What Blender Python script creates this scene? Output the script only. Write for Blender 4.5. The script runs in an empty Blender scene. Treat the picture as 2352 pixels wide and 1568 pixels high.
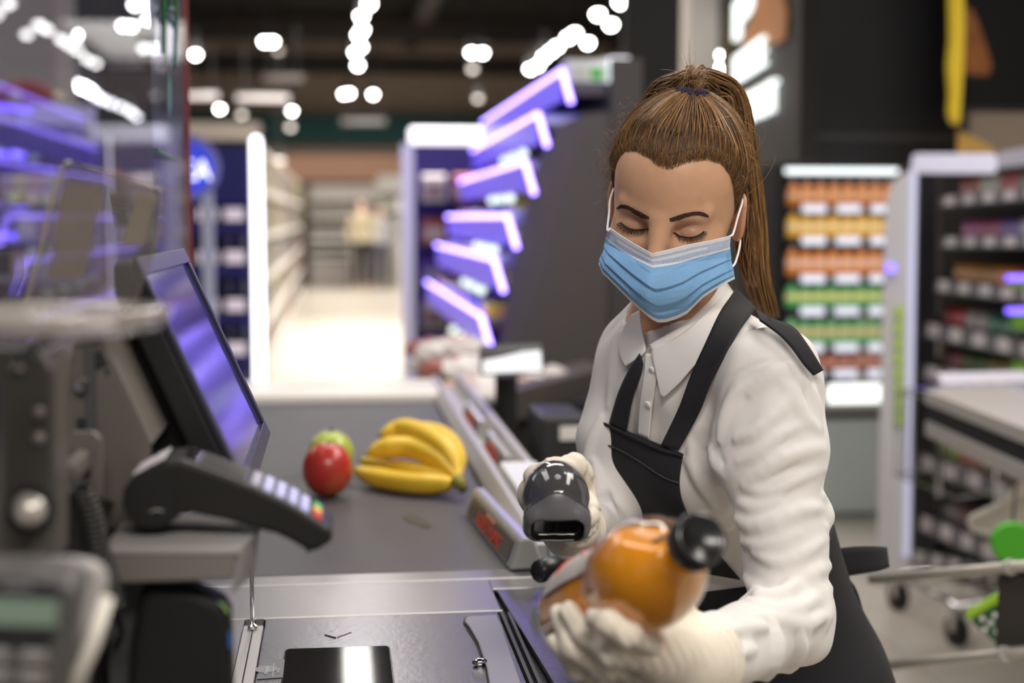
import bpy, bmesh, math, random
import numpy as np
from mathutils import Vector, Matrix
random.seed(7); RNG=np.random.default_rng(7)
SC=bpy.context.scene
COL=SC.collection
# ---------------------------------------------------------------- camera
FPX=3267.0                                   # focal length in pixels of the 2352 px frame
YAW=math.radians(7.08); PIT=math.atan(284/FPX); CZ=1.4
cam_data=bpy.data.cameras.new('camera'); cam=bpy.data.objects.new('camera',cam_data); COL.objects.link(cam)
cam_data.sensor_width=36.0; cam_data.lens=36.0*FPX/2352
cam.location=(0,0,CZ); cam.rotation_euler=(math.pi/2-PIT,0,-YAW)
cam_data.clip_start=0.05; cam_data.clip_end=100
cam_data.dof.use_dof=True; cam_data.dof.focus_distance=1.60; cam_data.dof.aperture_fstop=2.6
SC.camera=cam
# ---------------------------------------------------------------- world, view, light
w=bpy.data.worlds.new('world'); SC.world=w; w.use_nodes=True
w.node_tree.nodes['Background'].inputs[0].default_value=(1.0,0.93,0.88,1); w.node_tree.nodes['Background'].inputs[1].default_value=0.27
SC.view_settings.view_transform='Standard'; SC.view_settings.look='None'
SC.view_settings.exposure=0.0; SC.view_settings.gamma=1.0
SC.view_settings.use_curve_mapping=False
SC.cycles.max_bounces=8; SC.cycles.transparent_max_bounces=16; SC.cycles.caustics_reflective=False; SC.cycles.caustics_refractive=False
SC.cycles.sample_clamp_indirect=4.0
def area_light(name,loc,size,power,col=(1,0.93,0.86),rot=(0,0,0),spread=180):
    d=bpy.data.lights.new(name,'AREA'); d.shape='RECTANGLE'; d.size=size[0]; d.size_y=size[1]; d.energy=power; d.color=col; d.spread=math.radians(spread)
    o=bpy.data.objects.new(name,d); o.location=loc; o.rotation_euler=rot; COL.objects.link(o); return o
area_light('checkout_fill',(0.35,-0.55,2.95),(1.6,0.5),72)  # unseen area lights added over the lane to brighten cashier and desk
area_light('checkout_fill',(1.6,1.7,2.95),(0.5,1.6),28)
area_light('checkout_fill',(-0.7,2.3,2.95),(0.5,1.6),24)
area_light('checkout_fill',(0.6,3.6,2.95),(1.6,0.5),30)
area_light('aisle_fill',(0.3,9.0,4.3),(2.5,4.0),150,spread=100)  # added area lights without fixtures, brightening the aisle floor and far goods
area_light('aisle_fill',(0.3,16.0,4.3),(4.0,7.0),650,spread=110)
area_light('aisle_fill',(0.5,24.5,4.3),(6.0,5.0),900,spread=170)
area_light('side_fill',(2.1,2.9,3.5),(1.6,1.6),70,spread=170)  # added light to brighten the racks at the right
area_light('hall_fill',(3.6,9.0,4.4),(2.5,2.5),130,spread=170)  # added fixtureless lights for the column, wall sign and left side
area_light('hall_fill',(-3.8,7.5,4.4),(2.5,2.5),90,spread=170)
# ---------------------------------------------------------------- pixel helpers (measure a point in the place from the photo)
def ray(u,v):
    x=(u-1176)/FPX; y=(784-v)/FPX; cp,sp=math.cos(PIT),math.sin(PIT)
    fw=cp+y*sp; up=y*cp-sp; c,s=math.cos(YAW),math.sin(YAW)
    return np.array([x*c+fw*s,-x*s+fw*c,up]),fw
C0=np.array([0,0,CZ])
def P(u,v,d): r,f=ray(u,v); return C0+r*d/f
def PZ(u,v,z): r,f=ray(u,v); return C0+r*(z-CZ)/r[2]
def PY(u,v,Y): r,f=ray(u,v); return C0+r*Y/r[1]
def PX(u,v,X): r,f=ray(u,v); return C0+r*X/r[0]
# ---------------------------------------------------------------- materials
MATS={}
def mat(name,col=(.5,.5,.5),rough=.5,metal=0,emit=0,ecol=None,trans=0,ior=1.45,alpha=1,sss=0,srad=(.012,.005,.003),coat=0,noise=0,nscale=30,bump=0,sheen=0,spec=None,attr=None,nstretch=None):
    if name in MATS: return MATS[name]
    m=bpy.data.materials.new(name); m.use_nodes=True; nt=m.node_tree; b=nt.nodes['Principled BSDF']
    I=b.inputs
    I['Base Color'].default_value=(*col,1); I['Roughness'].default_value=rough; I['Metallic'].default_value=metal
    I['Transmission Weight'].default_value=trans; I['IOR'].default_value=ior; I['Alpha'].default_value=alpha
    I['Coat Weight'].default_value=coat; I['Coat Roughness'].default_value=.08
    if spec is not None: I['Specular IOR Level'].default_value=spec
    if sheen: I['Sheen Weight'].default_value=sheen; I['Sheen Roughness'].default_value=.4
    if sss: I['Subsurface Weight'].default_value=sss; I['Subsurface Radius'].default_value=srad; I['Subsurface Scale'].default_value=1.0
    if emit: I['Emission Color'].default_value=(*(ecol or col),1); I['Emission Strength'].default_value=emit
    src=None
    if attr:
        a=nt.nodes.new('ShaderNodeAttribute'); a.attribute_name=attr; src=a.outputs['Color']; nt.links.new(src,I['Base Color'])
    if noise or bump:
        tc=nt.nodes.new('ShaderNodeTexCoord'); n=nt.nodes.new('ShaderNodeTexNoise'); n.inputs['Scale'].default_value=nscale; n.inputs['Detail'].default_value=4
        v=tc.outputs['Object']
        if nstretch:
            mp=nt.nodes.new('ShaderNodeMapping'); mp.inputs['Scale'].default_value=nstretch; nt.links.new(v,mp.inputs[0]); v=mp.outputs[0]
        nt.links.new(v,n.inputs['Vector'])
        if noise:
            mx=nt.nodes.new('ShaderNodeMixRGB'); mx.blend_type='MULTIPLY'; mx.inputs[0].default_value=1
            cr=nt.nodes.new('ShaderNodeMapRange'); cr.inputs['To Min'].default_value=1-noise; cr.inputs['To Max'].default_value=1+noise
            nt.links.new(n.outputs['Fac'],cr.inputs['Value'])
            if src: nt.links.new(src,mx.inputs[1])
            else: mx.inputs[1].default_value=(*col,1)
            nt.links.new(cr.outputs[0],mx.inputs[2]); nt.links.new(mx.outputs[0],I['Base Color'])
        if bump:
            bp=nt.nodes.new('ShaderNodeBump'); bp.inputs['Strength'].default_value=bump; bp.inputs['Distance'].default_value=.002
            nt.links.new(n.outputs['Fac'],bp.inputs['Height']); nt.links.new(bp.outputs[0],I['Normal'])
    MATS[name]=m; return m
def clear_mat(name,tint=(.93,.95,.97),refl=1.0,rough=.02,haze=0.0,hazecol=(.6,.62,.68)):
    if name in MATS: return MATS[name]
    m=bpy.data.materials.new(name); m.use_nodes=True; nt=m.node_tree; nt.nodes.clear()
    o=nt.nodes.new('ShaderNodeOutputMaterial'); t=nt.nodes.new('ShaderNodeBsdfTransparent'); t.inputs[0].default_value=(*tint,1)
    g=nt.nodes.new('ShaderNodeBsdfGlossy'); g.inputs['Roughness'].default_value=rough; g.inputs[0].default_value=(1,1,1,1)
    f=nt.nodes.new('ShaderNodeLayerWeight'); f.inputs[0].default_value=.5; pw=nt.nodes.new('ShaderNodeMath'); pw.operation='POWER'; pw.inputs[1].default_value=5; nt.links.new(f.outputs['Facing'],pw.inputs[0]); ma=nt.nodes.new('ShaderNodeMath'); ma.operation='MULTIPLY_ADD'; ma.inputs[1].default_value=.96; ma.inputs[2].default_value=.04; nt.links.new(pw.outputs[0],ma.inputs[0])
    mu=nt.nodes.new('ShaderNodeMath'); mu.operation='MULTIPLY'; mu.inputs[1].default_value=refl; mu.use_clamp=True
    mx=nt.nodes.new('ShaderNodeMixShader'); nt.links.new(ma.outputs[0],mu.inputs[0]); nt.links.new(mu.outputs[0],mx.inputs[0])
    s=t.outputs[0]
    if haze:
        d=nt.nodes.new('ShaderNodeBsdfDiffuse'); d.inputs[0].default_value=(*hazecol,1); m2=nt.nodes.new('ShaderNodeMixShader'); m2.inputs[0].default_value=haze
        nt.links.new(t.outputs[0],m2.inputs[1]); nt.links.new(d.outputs[0],m2.inputs[2]); s=m2.outputs[0]
    nt.links.new(s,mx.inputs[1]); nt.links.new(g.outputs[0],mx.inputs[2]); nt.links.new(mx.outputs[0],o.inputs[0])
    MATS[name]=m; return m
# ---------------------------------------------------------------- objects
def tag(o,label,cat,group=None,kind=None):
    if label: o['label']=label
    if cat: o['category']=cat
    if group: o['group']=group
    if kind: o['kind']=kind
    return o
LOCS={}
def thing(name,label,cat,loc=(0,0,0),group=None,rot=0):
    o=bpy.data.objects.new(name,None); o.empty_display_size=.05; COL.objects.link(o)
    o.location=loc; o.rotation_euler=(0,0,rot); LOCS[o]=(np.array(loc,float),rot)
    return tag(o,label,cat,group)
class MB:
    def __init__(s): s.v=[]; s.f=[]; s.m=[]; s.n=0
    def add(s,vs,fs,mi=0):
        vs=np.asarray(vs,float).reshape(-1,3); s.v.append(vs); s.f+= [tuple(int(i)+s.n for i in f) for f in fs]; s.m+=[mi]*len(fs); s.n+=len(vs); return s
    def box(s,lo,hi,mi=0):
        x0,y0,z0=[min(a,b) for a,b in zip(lo,hi)]; x1,y1,z1=[max(a,b) for a,b in zip(lo,hi)]
        return s.add([(x0,y0,z0),(x1,y0,z0),(x1,y1,z0),(x0,y1,z0),(x0,y0,z1),(x1,y0,z1),(x1,y1,z1),(x0,y1,z1)],
          [(0,3,2,1),(4,5,6,7),(0,1,5,4),(1,2,6,5),(2,3,7,6),(3,0,4,7)],mi)
    def cbox(s,c,sz,mi=0): return s.box([c[i]-sz[i]/2 for i in range(3)],[c[i]+sz[i]/2 for i in range(3)],mi)
    def prism(s,poly,vec,mi=0):          # poly: list of 3-D points, extruded by vec
        p=np.array(poly,float); n=len(p); q=p+np.array(vec,float)
        fs=[tuple(range(n)),tuple(range(2*n-1,n-1,-1))]+[(i,i+n,(i+1)%n+n,(i+1)%n) for i in range(n)]
        return s.add(np.vstack([p,q]),fs,mi)
    def tube(s,pts,r,n=10,mi=0,cap=True,closed=False):
        p=np.array(pts,float); k=len(p); r=np.full(k,r) if np.isscalar(r) else np.array(r)
        t=np.gradient(p,axis=0); t/=np.linalg.norm(t,axis=1)[:,None]+1e-12
        up=np.array([0,0,1.]) if abs(t[0][2])<.9 else np.array([1.,0,0])
        a=np.cross(t[0],up); a/=np.linalg.norm(a); V=[]
        for i in range(k):
            a=a-t[i]*np.dot(a,t[i]); a/=np.linalg.norm(a)+1e-12; b=np.cross(t[i],a)
            for j in range(n): V.append(p[i]+r[i]*(a*math.cos(2*math.pi*j/n)+b*math.sin(2*math.pi*j/n)))
        fs=[(i*n+j,i*n+(j+1)%n,(i+1)*n+(j+1)%n,(i+1)*n+j) for i in range(k-1) for j in range(n)]
        if cap: fs+=[tuple(range(n-1,-1,-1)),tuple((k-1)*n+j for j in range(n))]
        return s.add(V,fs,mi)
    def lathe(s,prof,c=(0,0,0),axis=(0,0,1),n=24,mi=0,cap=True):   # prof: (r,h)
        ax=np.array(axis,float); ax/=np.linalg.norm(ax); up=np.array([0,0,1.]) if abs(ax[2])<.9 else np.array([1.,0,0])
        a=np.cross(up,ax); a/=np.linalg.norm(a); b=np.cross(ax,a); V=[]
        for r,h in prof:
            for j in range(n):
                t=2*math.pi*j/n; V.append(np.array(c)+ax*h+r*(a*math.cos(t)+b*math.sin(t)))
        k=len(prof); fs=[(i*n+j,i*n+(j+1)%n,(i+1)*n+(j+1)%n,(i+1)*n+j) for i in range(k-1) for j in range(n)]
        if cap: fs+=[tuple(range(n-1,-1,-1)),tuple((k-1)*n+j for j in range(n))]
        return s.add(V,fs,mi)
    def grid(s,G,mi=0,wrap=False):          # G: (a,b,3)
        a,b=G.shape[:2]; B=b if wrap else b-1
        return s.add(G.reshape(-1,3),[(i*b+j,i*b+(j+1)%b,(i+1)*b+(j+1)%b,(i+1)*b+j) for i in range(a-1) for j in range(B)],mi)
    def build(s,name,mats,parent=None,bevel=0,smooth=False,solid=0,sub=0,seg=2):
        if not isinstance(mats,(list,tuple)): mats=[mats]
        V=np.vstack(s.v)
        me=bpy.data.meshes.new(name)
        loc=None
        if parent is not None:
            L=np.zeros(3); rot=0; q=parent
            while q is not None:
                if q in LOCS: L=LOCS[q][0]; rot=LOCS[q][1]; break
                q=q.parent
            V=V-L
            if rot:
                c,sn=math.cos(-rot),math.sin(-rot); V=np.stack([V[:,0]*c-V[:,1]*sn,V[:,0]*sn+V[:,1]*c,V[:,2]],1)
        else:
            loc=np.array([V[:,0].mean(),V[:,1].mean(),V[:,2].min()]); V=V-loc
        me.from_pydata(V.tolist(),[],s.f)
        for m in mats: me.materials.append(m)
        if max(s.m)>0: me.polygons.foreach_set('material_index',s.m)
        bm=bmesh.new(); bm.from_mesh(me); bmesh.ops.recalc_face_normals(bm,faces=bm.faces); bm.to_mesh(me); bm.free()
        if smooth: me.polygons.foreach_set('use_smooth',[True]*len(me.polygons))
        o=bpy.data.objects.new(name,me); COL.objects.link(o)
        if loc is not None: o.location=loc
        if parent is not None: o.parent=parent
        if solid: md=o.modifiers.new('solid','SOLIDIFY'); md.thickness=solid; md.offset=0
        if bevel: md=o.modifiers.new('bevel','BEVEL'); md.width=bevel; md.segments=seg; md.limit_method='ANGLE'; md.angle_limit=math.radians(35)
        if sub: md=o.modifiers.new('sub','SUBSURF'); md.levels=sub; md.render_levels=sub
        return o
def dup(root,loc,rot=None,label=None,group=None,scale=None):
    r=root.copy(); COL.objects.link(r); r.location=loc
    if rot is not None: r.rotation_euler=rot if hasattr(rot,'__len__') else (0,0,rot)
    if scale is not None: r.scale=scale if hasattr(scale,'__len__') else (scale,)*3
    if label: r['label']=label
    if group: r['group']=group
    def rec(a,b):
        for ch in list(a.children):
            c=ch.copy(); COL.objects.link(c); c.parent=b; rec(ch,c)
    rec(root,r); return r
def text_obj(name,txt,size,mt,M,parent=None,extrude=.0005,align='CENTER'):
    cu=bpy.data.curves.new(name,'FONT'); cu.body=txt; cu.size=size; cu.extrude=extrude; cu.align_x=align; cu.align_y='CENTER'
    t=bpy.data.objects.new(name,cu); COL.objects.link(t)
    dg=bpy.context.evaluated_depsgraph_get(); me=bpy.data.meshes.new_from_object(t.evaluated_get(dg)); bpy.data.objects.remove(t)
    me.transform(M if parent is None else Matrix.Translation(-Vector(LOCS[parent][0]) if parent in LOCS else (0,0,0))@M)
    me.materials.clear(); me.materials.append(mt)
    o=bpy.data.objects.new(name,me); COL.objects.link(o)
    if parent is not None: o.parent=parent
    return o
def frame(o,x,y):           # matrix with columns x, y, x cross y at origin o
    x=Vector(x).normalized(); y=Vector(y); z=x.cross(y).normalized(); y=z.cross(x)
    return Matrix(((x[0],y[0],z[0],o[0]),(x[1],y[1],z[1],o[1]),(x[2],y[2],z[2],o[2]),(0,0,0,1)))
# ---------------------------------------------------------------- signed distance modelling
def smin(a,b,k):
    h=np.clip(.5+.5*(b-a)/k,0,1); return b+(a-b)*h-k*h*(1-h)
def smax(a,b,k): return -smin(-a,-b,k)
def cone(a,b,r1,r2):
    a=np.array(a,float); b=np.array(b,float); ab=b-a; L=ab@ab
    def f(p):
        t=np.clip((p-a)@ab/L,0,1); return np.linalg.norm(p-a-t[:,None]*ab,axis=1)-(r1+(r2-r1)*t)
    return f
def ell(c,r,R=None):
    c=np.array(c,float); r=np.array(r,float)
    def f(p):
        q=p-c
        if R is not None: q=q@R
        k0=np.linalg.norm(q/r,axis=1); k1=np.linalg.norm(q/r**2,axis=1); return k0*(k0-1)/(k1+1e-9)
    return f
def U(fs,k):
    def f(p):
        d=fs[0](p)
        for g in fs[1:]: d=smin(d,g(p),k)
        return d
    return f
def grad(f,p,e=4e-4):
    g=np.stack([f(p+np.eye(3)[i]*e)-f(p-np.eye(3)[i]*e) for i in range(3)],1)/(2*e); return g
def surface(f,lo,hi,h,newton=2):
    lo=np.array(lo,float); hi=np.array(hi,float); B=8
    nb=np.ceil((hi-lo)/(h*B)).astype(int); n=nb*B+1
    V=np.full(n,1.0,dtype=np.float32)
    bi=np.stack(np.meshgrid(*[np.arange(k) for k in nb],indexing='ij'),-1).reshape(-1,3)
    cen=lo+(bi+.5)*B*h; fc=f(cen); act=np.abs(fc)<B*h*.87*1.6+.004
    for (i,j,k),s in zip(bi[~act],fc[~act]):
        if s<0: V[i*B:i*B+B+1,j*B:j*B+B+1,k*B:k*B+B+1]=-1
    loc=np.stack(np.meshgrid(*[np.arange(B+1)]*3,indexing='ij'),-1).reshape(-1,3)
    A=bi[act]
    for st in range(0,len(A),400):
        ch=A[st:st+400]; pts=(ch[:,None,:]*B+loc[None]); val=f((lo+pts.reshape(-1,3)*h)).reshape(len(ch),-1)
        for q,(i,j,k) in enumerate(ch): V[i*B:i*B+B+1,j*B:j*B+B+1,k*B:k*B+B+1]=val[q].reshape(B+1,B+1,B+1)
    S=V<0; nx,ny,nz=[x-1 for x in n]
    cnt=np.zeros((nx,ny,nz),int); acc=np.zeros((nx,ny,nz,3)); num=np.zeros((nx,ny,nz))
    for a in (0,1):
        for b in (0,1):
            for c in (0,1): cnt+=S[a:a+nx,b:b+ny,c:c+nz]
    cells=(cnt>0)&(cnt<8)
    for ax in range(3):
        o1,o2=[q for q in range(3) if q!=ax]
        for u in (0,1):
            for v in (0,1):
                s0=[0,0,0]; s0[o1]=u; s0[o2]=v; s1=list(s0); s1[ax]=1
                v0=V[s0[0]:s0[0]+nx,s0[1]:s0[1]+ny,s0[2]:s0[2]+nz]; v1=V[s1[0]:s1[0]+nx,s1[1]:s1[1]+ny,s1[2]:s1[2]+nz]
                cr=(v0<0)!=(v1<0); t=np.where(cr,v0/(v0-v1+1e-20),0)
                acc[...,o1]+=cr*u; acc[...,o2]+=cr*v; acc[...,ax]+=t; num+=cr
    idx=np.full((nx,ny,nz),-1); ci=np.argwhere(cells); idx[cells]=np.arange(len(ci))
    vp=lo+(ci+acc[cells]/num[cells][:,None])*h
    F=[]
    for ax in range(3):
        o1,o2=[(1,2),(2,0),(0,1)][ax]
        sl=[slice(1,-1)]*3; sl[ax]=slice(0,-1) if False else slice(None)
        A0=[slice(0,nn) for nn in n]; A1=[slice(0,nn) for nn in n]; A0[ax]=slice(0,n[ax]-1); A1[ax]=slice(1,n[ax])
        ch=S[tuple(A0)]!=S[tuple(A1)]; e=np.argwhere(ch)
        e=e[(e[:,o1]>0)&(e[:,o2]>0)&(e[:,o1]<n[o1]-1)&(e[:,o2]<n[o2]-1)]
        if not len(e): continue
        d1=np.eye(3,dtype=int)[o1]; d2=np.eye(3,dtype=int)[o2]
        g=lambda q: idx[q[:,0],q[:,1],q[:,2]]
        q=np.stack([g(e-d1-d2),g(e-d2),g(e),g(e-d1)],1)
        flip=~S[e[:,0],e[:,1],e[:,2]]; q[flip]=q[flip][:,::-1]; F.append(q)
    F=np.vstack(F); F=F[(F>=0).all(1)]
    for _ in range(newton):
        d=f(vp); g=grad(f,vp); gn=(g**2).sum(1)+1e-9; st=-(d/gn)[:,None]*g; ln=np.linalg.norm(st,axis=1); st*=np.minimum(1,h*.7/(ln+1e-12))[:,None]; vp=vp+st
    return vp,F
def mesh_np(name,v,F,mats,parent=None,smooth=True,cols=None,mi=None,uv=None):
    v=np.asarray(v,float)
    if parent is not None: 
        q=parent
        while q is not None and q not in LOCS: q=q.parent
        if q is not None: v=v-LOCS[q][0]
    me=bpy.data.meshes.new(name); F=np.asarray(F); k=F.shape[1]
    me.vertices.add(len(v)); me.vertices.foreach_set('co',v.astype(np.float32).ravel())
    me.loops.add(F.size); me.loops.foreach_set('vertex_index',F.ravel().astype(np.int32))
    me.polygons.add(len(F)); me.polygons.foreach_set('loop_start',np.arange(0,F.size,k,dtype=np.int32)); me.polygons.foreach_set('loop_total',np.full(len(F),k,dtype=np.int32))
    if smooth: me.polygons.foreach_set('use_smooth',np.ones(len(F),bool))
    if mi is not None: me.polygons.foreach_set('material_index',np.asarray(mi,dtype=np.int32))
    me.update(calc_edges=True); me.validate()
    for m in (mats if isinstance(mats,(list,tuple)) else [mats]): me.materials.append(m)
    if cols is not None:
        a=me.color_attributes.new('Col','FLOAT_COLOR','POINT'); c=np.ones((len(v),4),np.float32); c[:,:3]=cols; a.data.foreach_set('color',c.ravel())
    o=bpy.data.objects.new(name,me); COL.objects.link(o)
    if parent is not None: o.parent=parent
    return o
def hit(f,uv,off=0.0,d0=1.0,d1=2.3,n=90,miss='near'):
    """first meeting of the sight lines with the surface f=0, returned a distance off above it"""
    uv=np.atleast_2d(uv); R=np.array([ray(a,b)[0]/ray(a,b)[1] for a,b in uv]); t=np.full(len(uv),d0); best=t.copy(); bd=np.full(len(uv),9.)
    for _ in range(n):
        d=f(C0+R*t[:,None])-off; m=d<bd; bd=np.where(m,d,bd); best=np.where(m,t,best); t=t+np.clip(d,-.02,.06)*.8; t=np.minimum(t,d1)
    return C0+R*np.where(bd<.004,np.where(np.abs(f(C0+R*t[:,None])-off)<.002,t,best),best)[:,None]
def interp_poly(pts,n):
    """resample a polyline smoothly (Catmull-Rom) to n points"""
    p=np.array(pts,float); 
    if len(p)==2: return p[0]+(p[1]-p[0])*np.linspace(0,1,n)[:,None]
    q=np.vstack([2*p[0]-p[1],p,2*p[-1]-p[-2]]); s=np.linspace(0,len(p)-1-1e-9,n); i=s.astype(int); t=(s-i)[:,None]
    a,b,c,d=q[i],q[i+1],q[i+2],q[i+3]
    return .5*((2*b)+(-a+c)*t+(2*a-5*b+4*c-d)*t**2+(-a+3*b-3*c+d)*t**3)
# ================================================================ SETTING
def struct(o): o['kind']='structure'; return o
M_floor=mat('floor_tiles',(.60,.55,.48),rough=.28,noise=.08,nscale=1.2,coat=.2)
def tile_floor():
    nt=M_floor.node_tree; b=nt.nodes['Principled BSDF']; tc=nt.nodes.new('ShaderNodeTexCoord'); br=nt.nodes.new('ShaderNodeTexBrick'); br.offset=0
    br.inputs['Scale'].default_value=1; br.inputs['Brick Width'].default_value=.6; br.inputs['Row Height'].default_value=.6; br.inputs['Mortar Size'].default_value=.004
    br.inputs['Color1'].default_value=(.60,.55,.47,1); br.inputs['Color2'].default_value=(.57,.52,.45,1); br.inputs['Mortar'].default_value=(.35,.32,.28,1)
    nt.links.new(tc.outputs['Object'],br.inputs[0]); nt.links.new(br.outputs[0],b.inputs['Base Color'])
tile_floor()
M_black=mat('black_paint',(.012,.012,.013),rough=.6)
M_char=mat('charcoal_board',(.075,.066,.060),rough=.55)
M_ceil=mat('ceiling_black',(.010,.009,.009),rough=.9)
M_beam=mat('beam_brown',(.014,.011,.010),rough=.8)
M_teal=mat('teal_paint',(.012,.06,.06),rough=.8)
M_cream=mat('cream_paint',(.68,.62,.55),rough=.7)
M_lav=mat('lavender_metal',(.55,.54,.62),rough=.35)
M_whiteP=mat('white_plastic',(.80,.78,.75),rough=.4)
M_grey=mat('grey_plastic',(.42,.40,.38),rough=.45)
M_dgrey=mat('dark_grey_plastic',(.06,.06,.062),rough=.4)
M_steel=mat('brushed_steel',(.50,.49,.50),rough=.31,metal=1,noise=.12,nscale=60,nstretch=(1,6,1),bump=.06)
M_alu=mat('aluminium',(.62,.61,.60),rough=.35,metal=.9)
M_chrome=mat('chrome',(.7,.7,.7),rough=.12,metal=1)
E_white=mat('lamp_white',(1,1,1),emit=9,ecol=(1,.97,.93))
E_spot=mat('spot_white',(1,1,1),emit=34,ecol=(1,.97,.93))
E_dim=mat('spot_dim',(1,1,1),emit=1.6,ecol=(1,.86,.72))
E_tube=mat('tube_white',(1,1,1),emit=3.6,ecol=(.93,.92,1))
E_head=mat('lit_header',(.7,.7,.8),emit=.35,ecol=(.86,.82,1))
E_led=mat('led_violet',(.7,.6,1),emit=9,ecol=(.25,.17,1))
E_sign=mat('sign_letters_lit',(1,1,1),emit=1.7,ecol=(.92,1,.97))
E_lab=mat('lit_price_strip',(.9,.9,1),emit=.75,ecol=(.82,.85,1))
E_warm=mat('cooler_light',(1,1,1),emit=3.0,ecol=(.93,1,.95))
struct(MB().box((-14,-3,-.05),(14,33,0)).build('floor',M_floor))
struct(MB().box((-14,-3,5.6),(14,33,5.7)).build('ceiling',M_ceil))
wb=MB().box((-14,31.5,0),(14,31.7,5.6)); struct(wb.build('wall_back',mat('wall_back_paint',(.28,.22,.18),rough=.8)))
struct(MB().box((8.5,-1,0),(8.6,33,5.59)).build('wall_side_right',mat('side_wall',(.05,.046,.044),rough=.8))); struct(MB().box((-8.6,-1,0),(-8.5,33,5.59)).build('wall_side_left',mat('side_wall')))
struct(MB().box((-8.4,31.2,3.0),(8.4,31.48,3.6)).build('trim_1',M_teal))
struct(MB().box((-3.2,31.2,2.2),(3.8,31.48,2.75)).build('trim_2',mat('peach_paint',(.62,.36,.24),rough=.7)))
n=3
for Y,z in [(12,4.9),(17,4.9),(22,4.9),(27,4.7),(29.5,4.35)]:
    struct(MB().box((-8.4,Y,z),(8.4,Y+.35,z+.35)).build('trim_%d'%n,M_beam)); n+=1
for X in (-4,1.5,6): struct(MB().box((X,6,5.0),(X+.3,31,5.25)).build('trim_%d'%n,M_beam)); n+=1
# square columns
def column(u0,u1,d,mt,lab):
    a=P(u0,300,d); b=P(u1,300,d); w_=abs(b[0]-a[0])
    t=thing('column',lab,'column',(a[0]+w_/2,a[1]+w_/2,0)); MB().box((a[0],a[1],0),(a[0]+w_,a[1]+w_,5.59)).build('shaft',mt,t,bevel=.01)
    MB().box((a[0]-.03,a[1]-.03,0),(a[0]+w_+.03,a[1]+w_+.03,.15)).build('base',M_grey,t); return t
column(1578,1652,8.5,M_cream,'slim cream column rising to the ceiling behind her ponytail')
column(-140,128,9.5,mat('column_grey',(.36,.33,.31),rough=.7),'wide grey column seen through the clear screen at left')
# ---------------------------------------------------------------- ceiling lamps
def spot(u,v,mt,lab,grp,r=.055,d=None):
    d=d or min(29,max(9,2.6*FPX/(505-v))); c=P(u,v,d)
    t=thing('ceiling_spotlight',lab,'light',(c[0],c[1],c[2]),grp)
    MB().lathe([(.001,0),(r*.9,.0),(r,.012),(r*.6,.05),(.001,.055)],c,(0,-.35,-1),n=14).build('lens',mt,t,smooth=True)
    MB().lathe([(r*1.15,.008),(r*1.2,-.02),(r*1.0,-.16),(.02,-.18)],c,(0,-.35,-1),n=14).build('housing',M_black,t)
    top_=c+np.array([0,.02,.16]); MB().tube([top_,(top_[0],top_[1],5.6)],.012,n=6).build('hanging_rod',M_black,t)
G1='bright round spotlights hanging from the black ceiling'
for u,v in [(608,93),(626,93),(505,248),(670,253),(790,214),(802,212),(857,215),(1083,118),(1108,119),(449,123)]: spot(u,v,E_spot,'bright round spotlight over the aisle beyond the belt',G1)
for u,v in [(848,6),(830,34),(832,66),(824,78),(828,106),(816,118),(822,148)]: spot(u,v,E_spot,'round spotlight in the vertical string above the aisle','string of spotlights above the aisle')
for u,v in [(1373,30),(1403,54),(1350,96),(1305,84),(1320,74),(1265,116),(1250,128),(1218,156),(1235,148),(1425,2),(1488,2),(1280,104),(1440,158),(1462,162)]: spot(u,v,E_spot,'bright spotlight above the violet-lit snack rack','spotlights above the violet snack rack',r=.06)
for u,v in [(1655,128),(1658,155),(1672,160)]: spot(u,v,E_spot,'bright spotlight beside the cream column','spotlights beside the cream column',r=.065,d=9.6)
spot(2268,121,E_spot,'single round spotlight near the upper right corner',None,r=.04,d=9.5)
for u,v in [(667,291),(635,365),(645,366),(555,262),(640,115),(1085,158),(1098,225)]: spot(u,v,E_dim,'dim beige round lamp below the brighter spotlights','dim beige lamps over the aisle',r=.07,d=27)
for u,v in [(120,25),(136,38),(160,58),(178,78),(92,42),(98,66),(108,72),(128,72),(140,85),(48,92),(60,104),(8,112),(88,2),(283,56),(302,57),(345,12),(310,8),(340,42)]: spot(u,v,E_spot,'bright spotlight seen through the clear screen at upper left','spotlights seen through the clear screen',r=.05)
for i in range(11):
    q=i/10; u=168+150*q+6*math.sin(i); v=186+80*q; spot(u,v,E_spot if i<3 else E_white,'spotlight in the slanting row behind the clear screen','slanting row of spotlights behind the clear screen',r=.05,d=12+14*q)
def linear(u0,u1,v0,v1,d,mt,lab):
    a=P(u0,v0,d); b=P(u1,v1,d); t=thing('linear_luminaire',lab,'light',((a[0]+b[0])/2,a[1],a[2]))
    MB().tube([a,b],.05,n=10).build('diffuser',mt,t,smooth=True)
    MB().box((min(a[0],b[0])-.03,a[1]-.05,max(a[2],b[2])+.04),(max(a[0],b[0])+.03,a[1]+.07,max(a[2],b[2])+.10)).build('housing',M_black,t)
    for q in (.15,.85):
        c=a+(b-a)*q; MB().tube([c+[0,0,.08],(c[0],c[1],5.6)],.008,n=5).build('hanging_wire',M_black,t)
E_lin=mat('linear_lamp',(.1,.1,.1),emit=1.3,ecol=(1,.85,.78)); E_lin2=mat('linear_dim',(.05,.05,.05),emit=.22,ecol=(1,.8,.7))
linear(425,500,220,220,24,E_lin,'pale pink strip light at the edge of the clear screen')
linear(545,662,224,226,24,E_lin,'long pale pink strip light above the blue cooler')
linear(608,695,178,180,22,E_lin2,'faint strip light above the long pink one')
linear(785,885,280,280,27,E_lin2,'faint blurred strip light over the middle of the aisle')
linear(550,600,296,296,28,E_lin2,'short faint strip light above the white tube')
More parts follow.
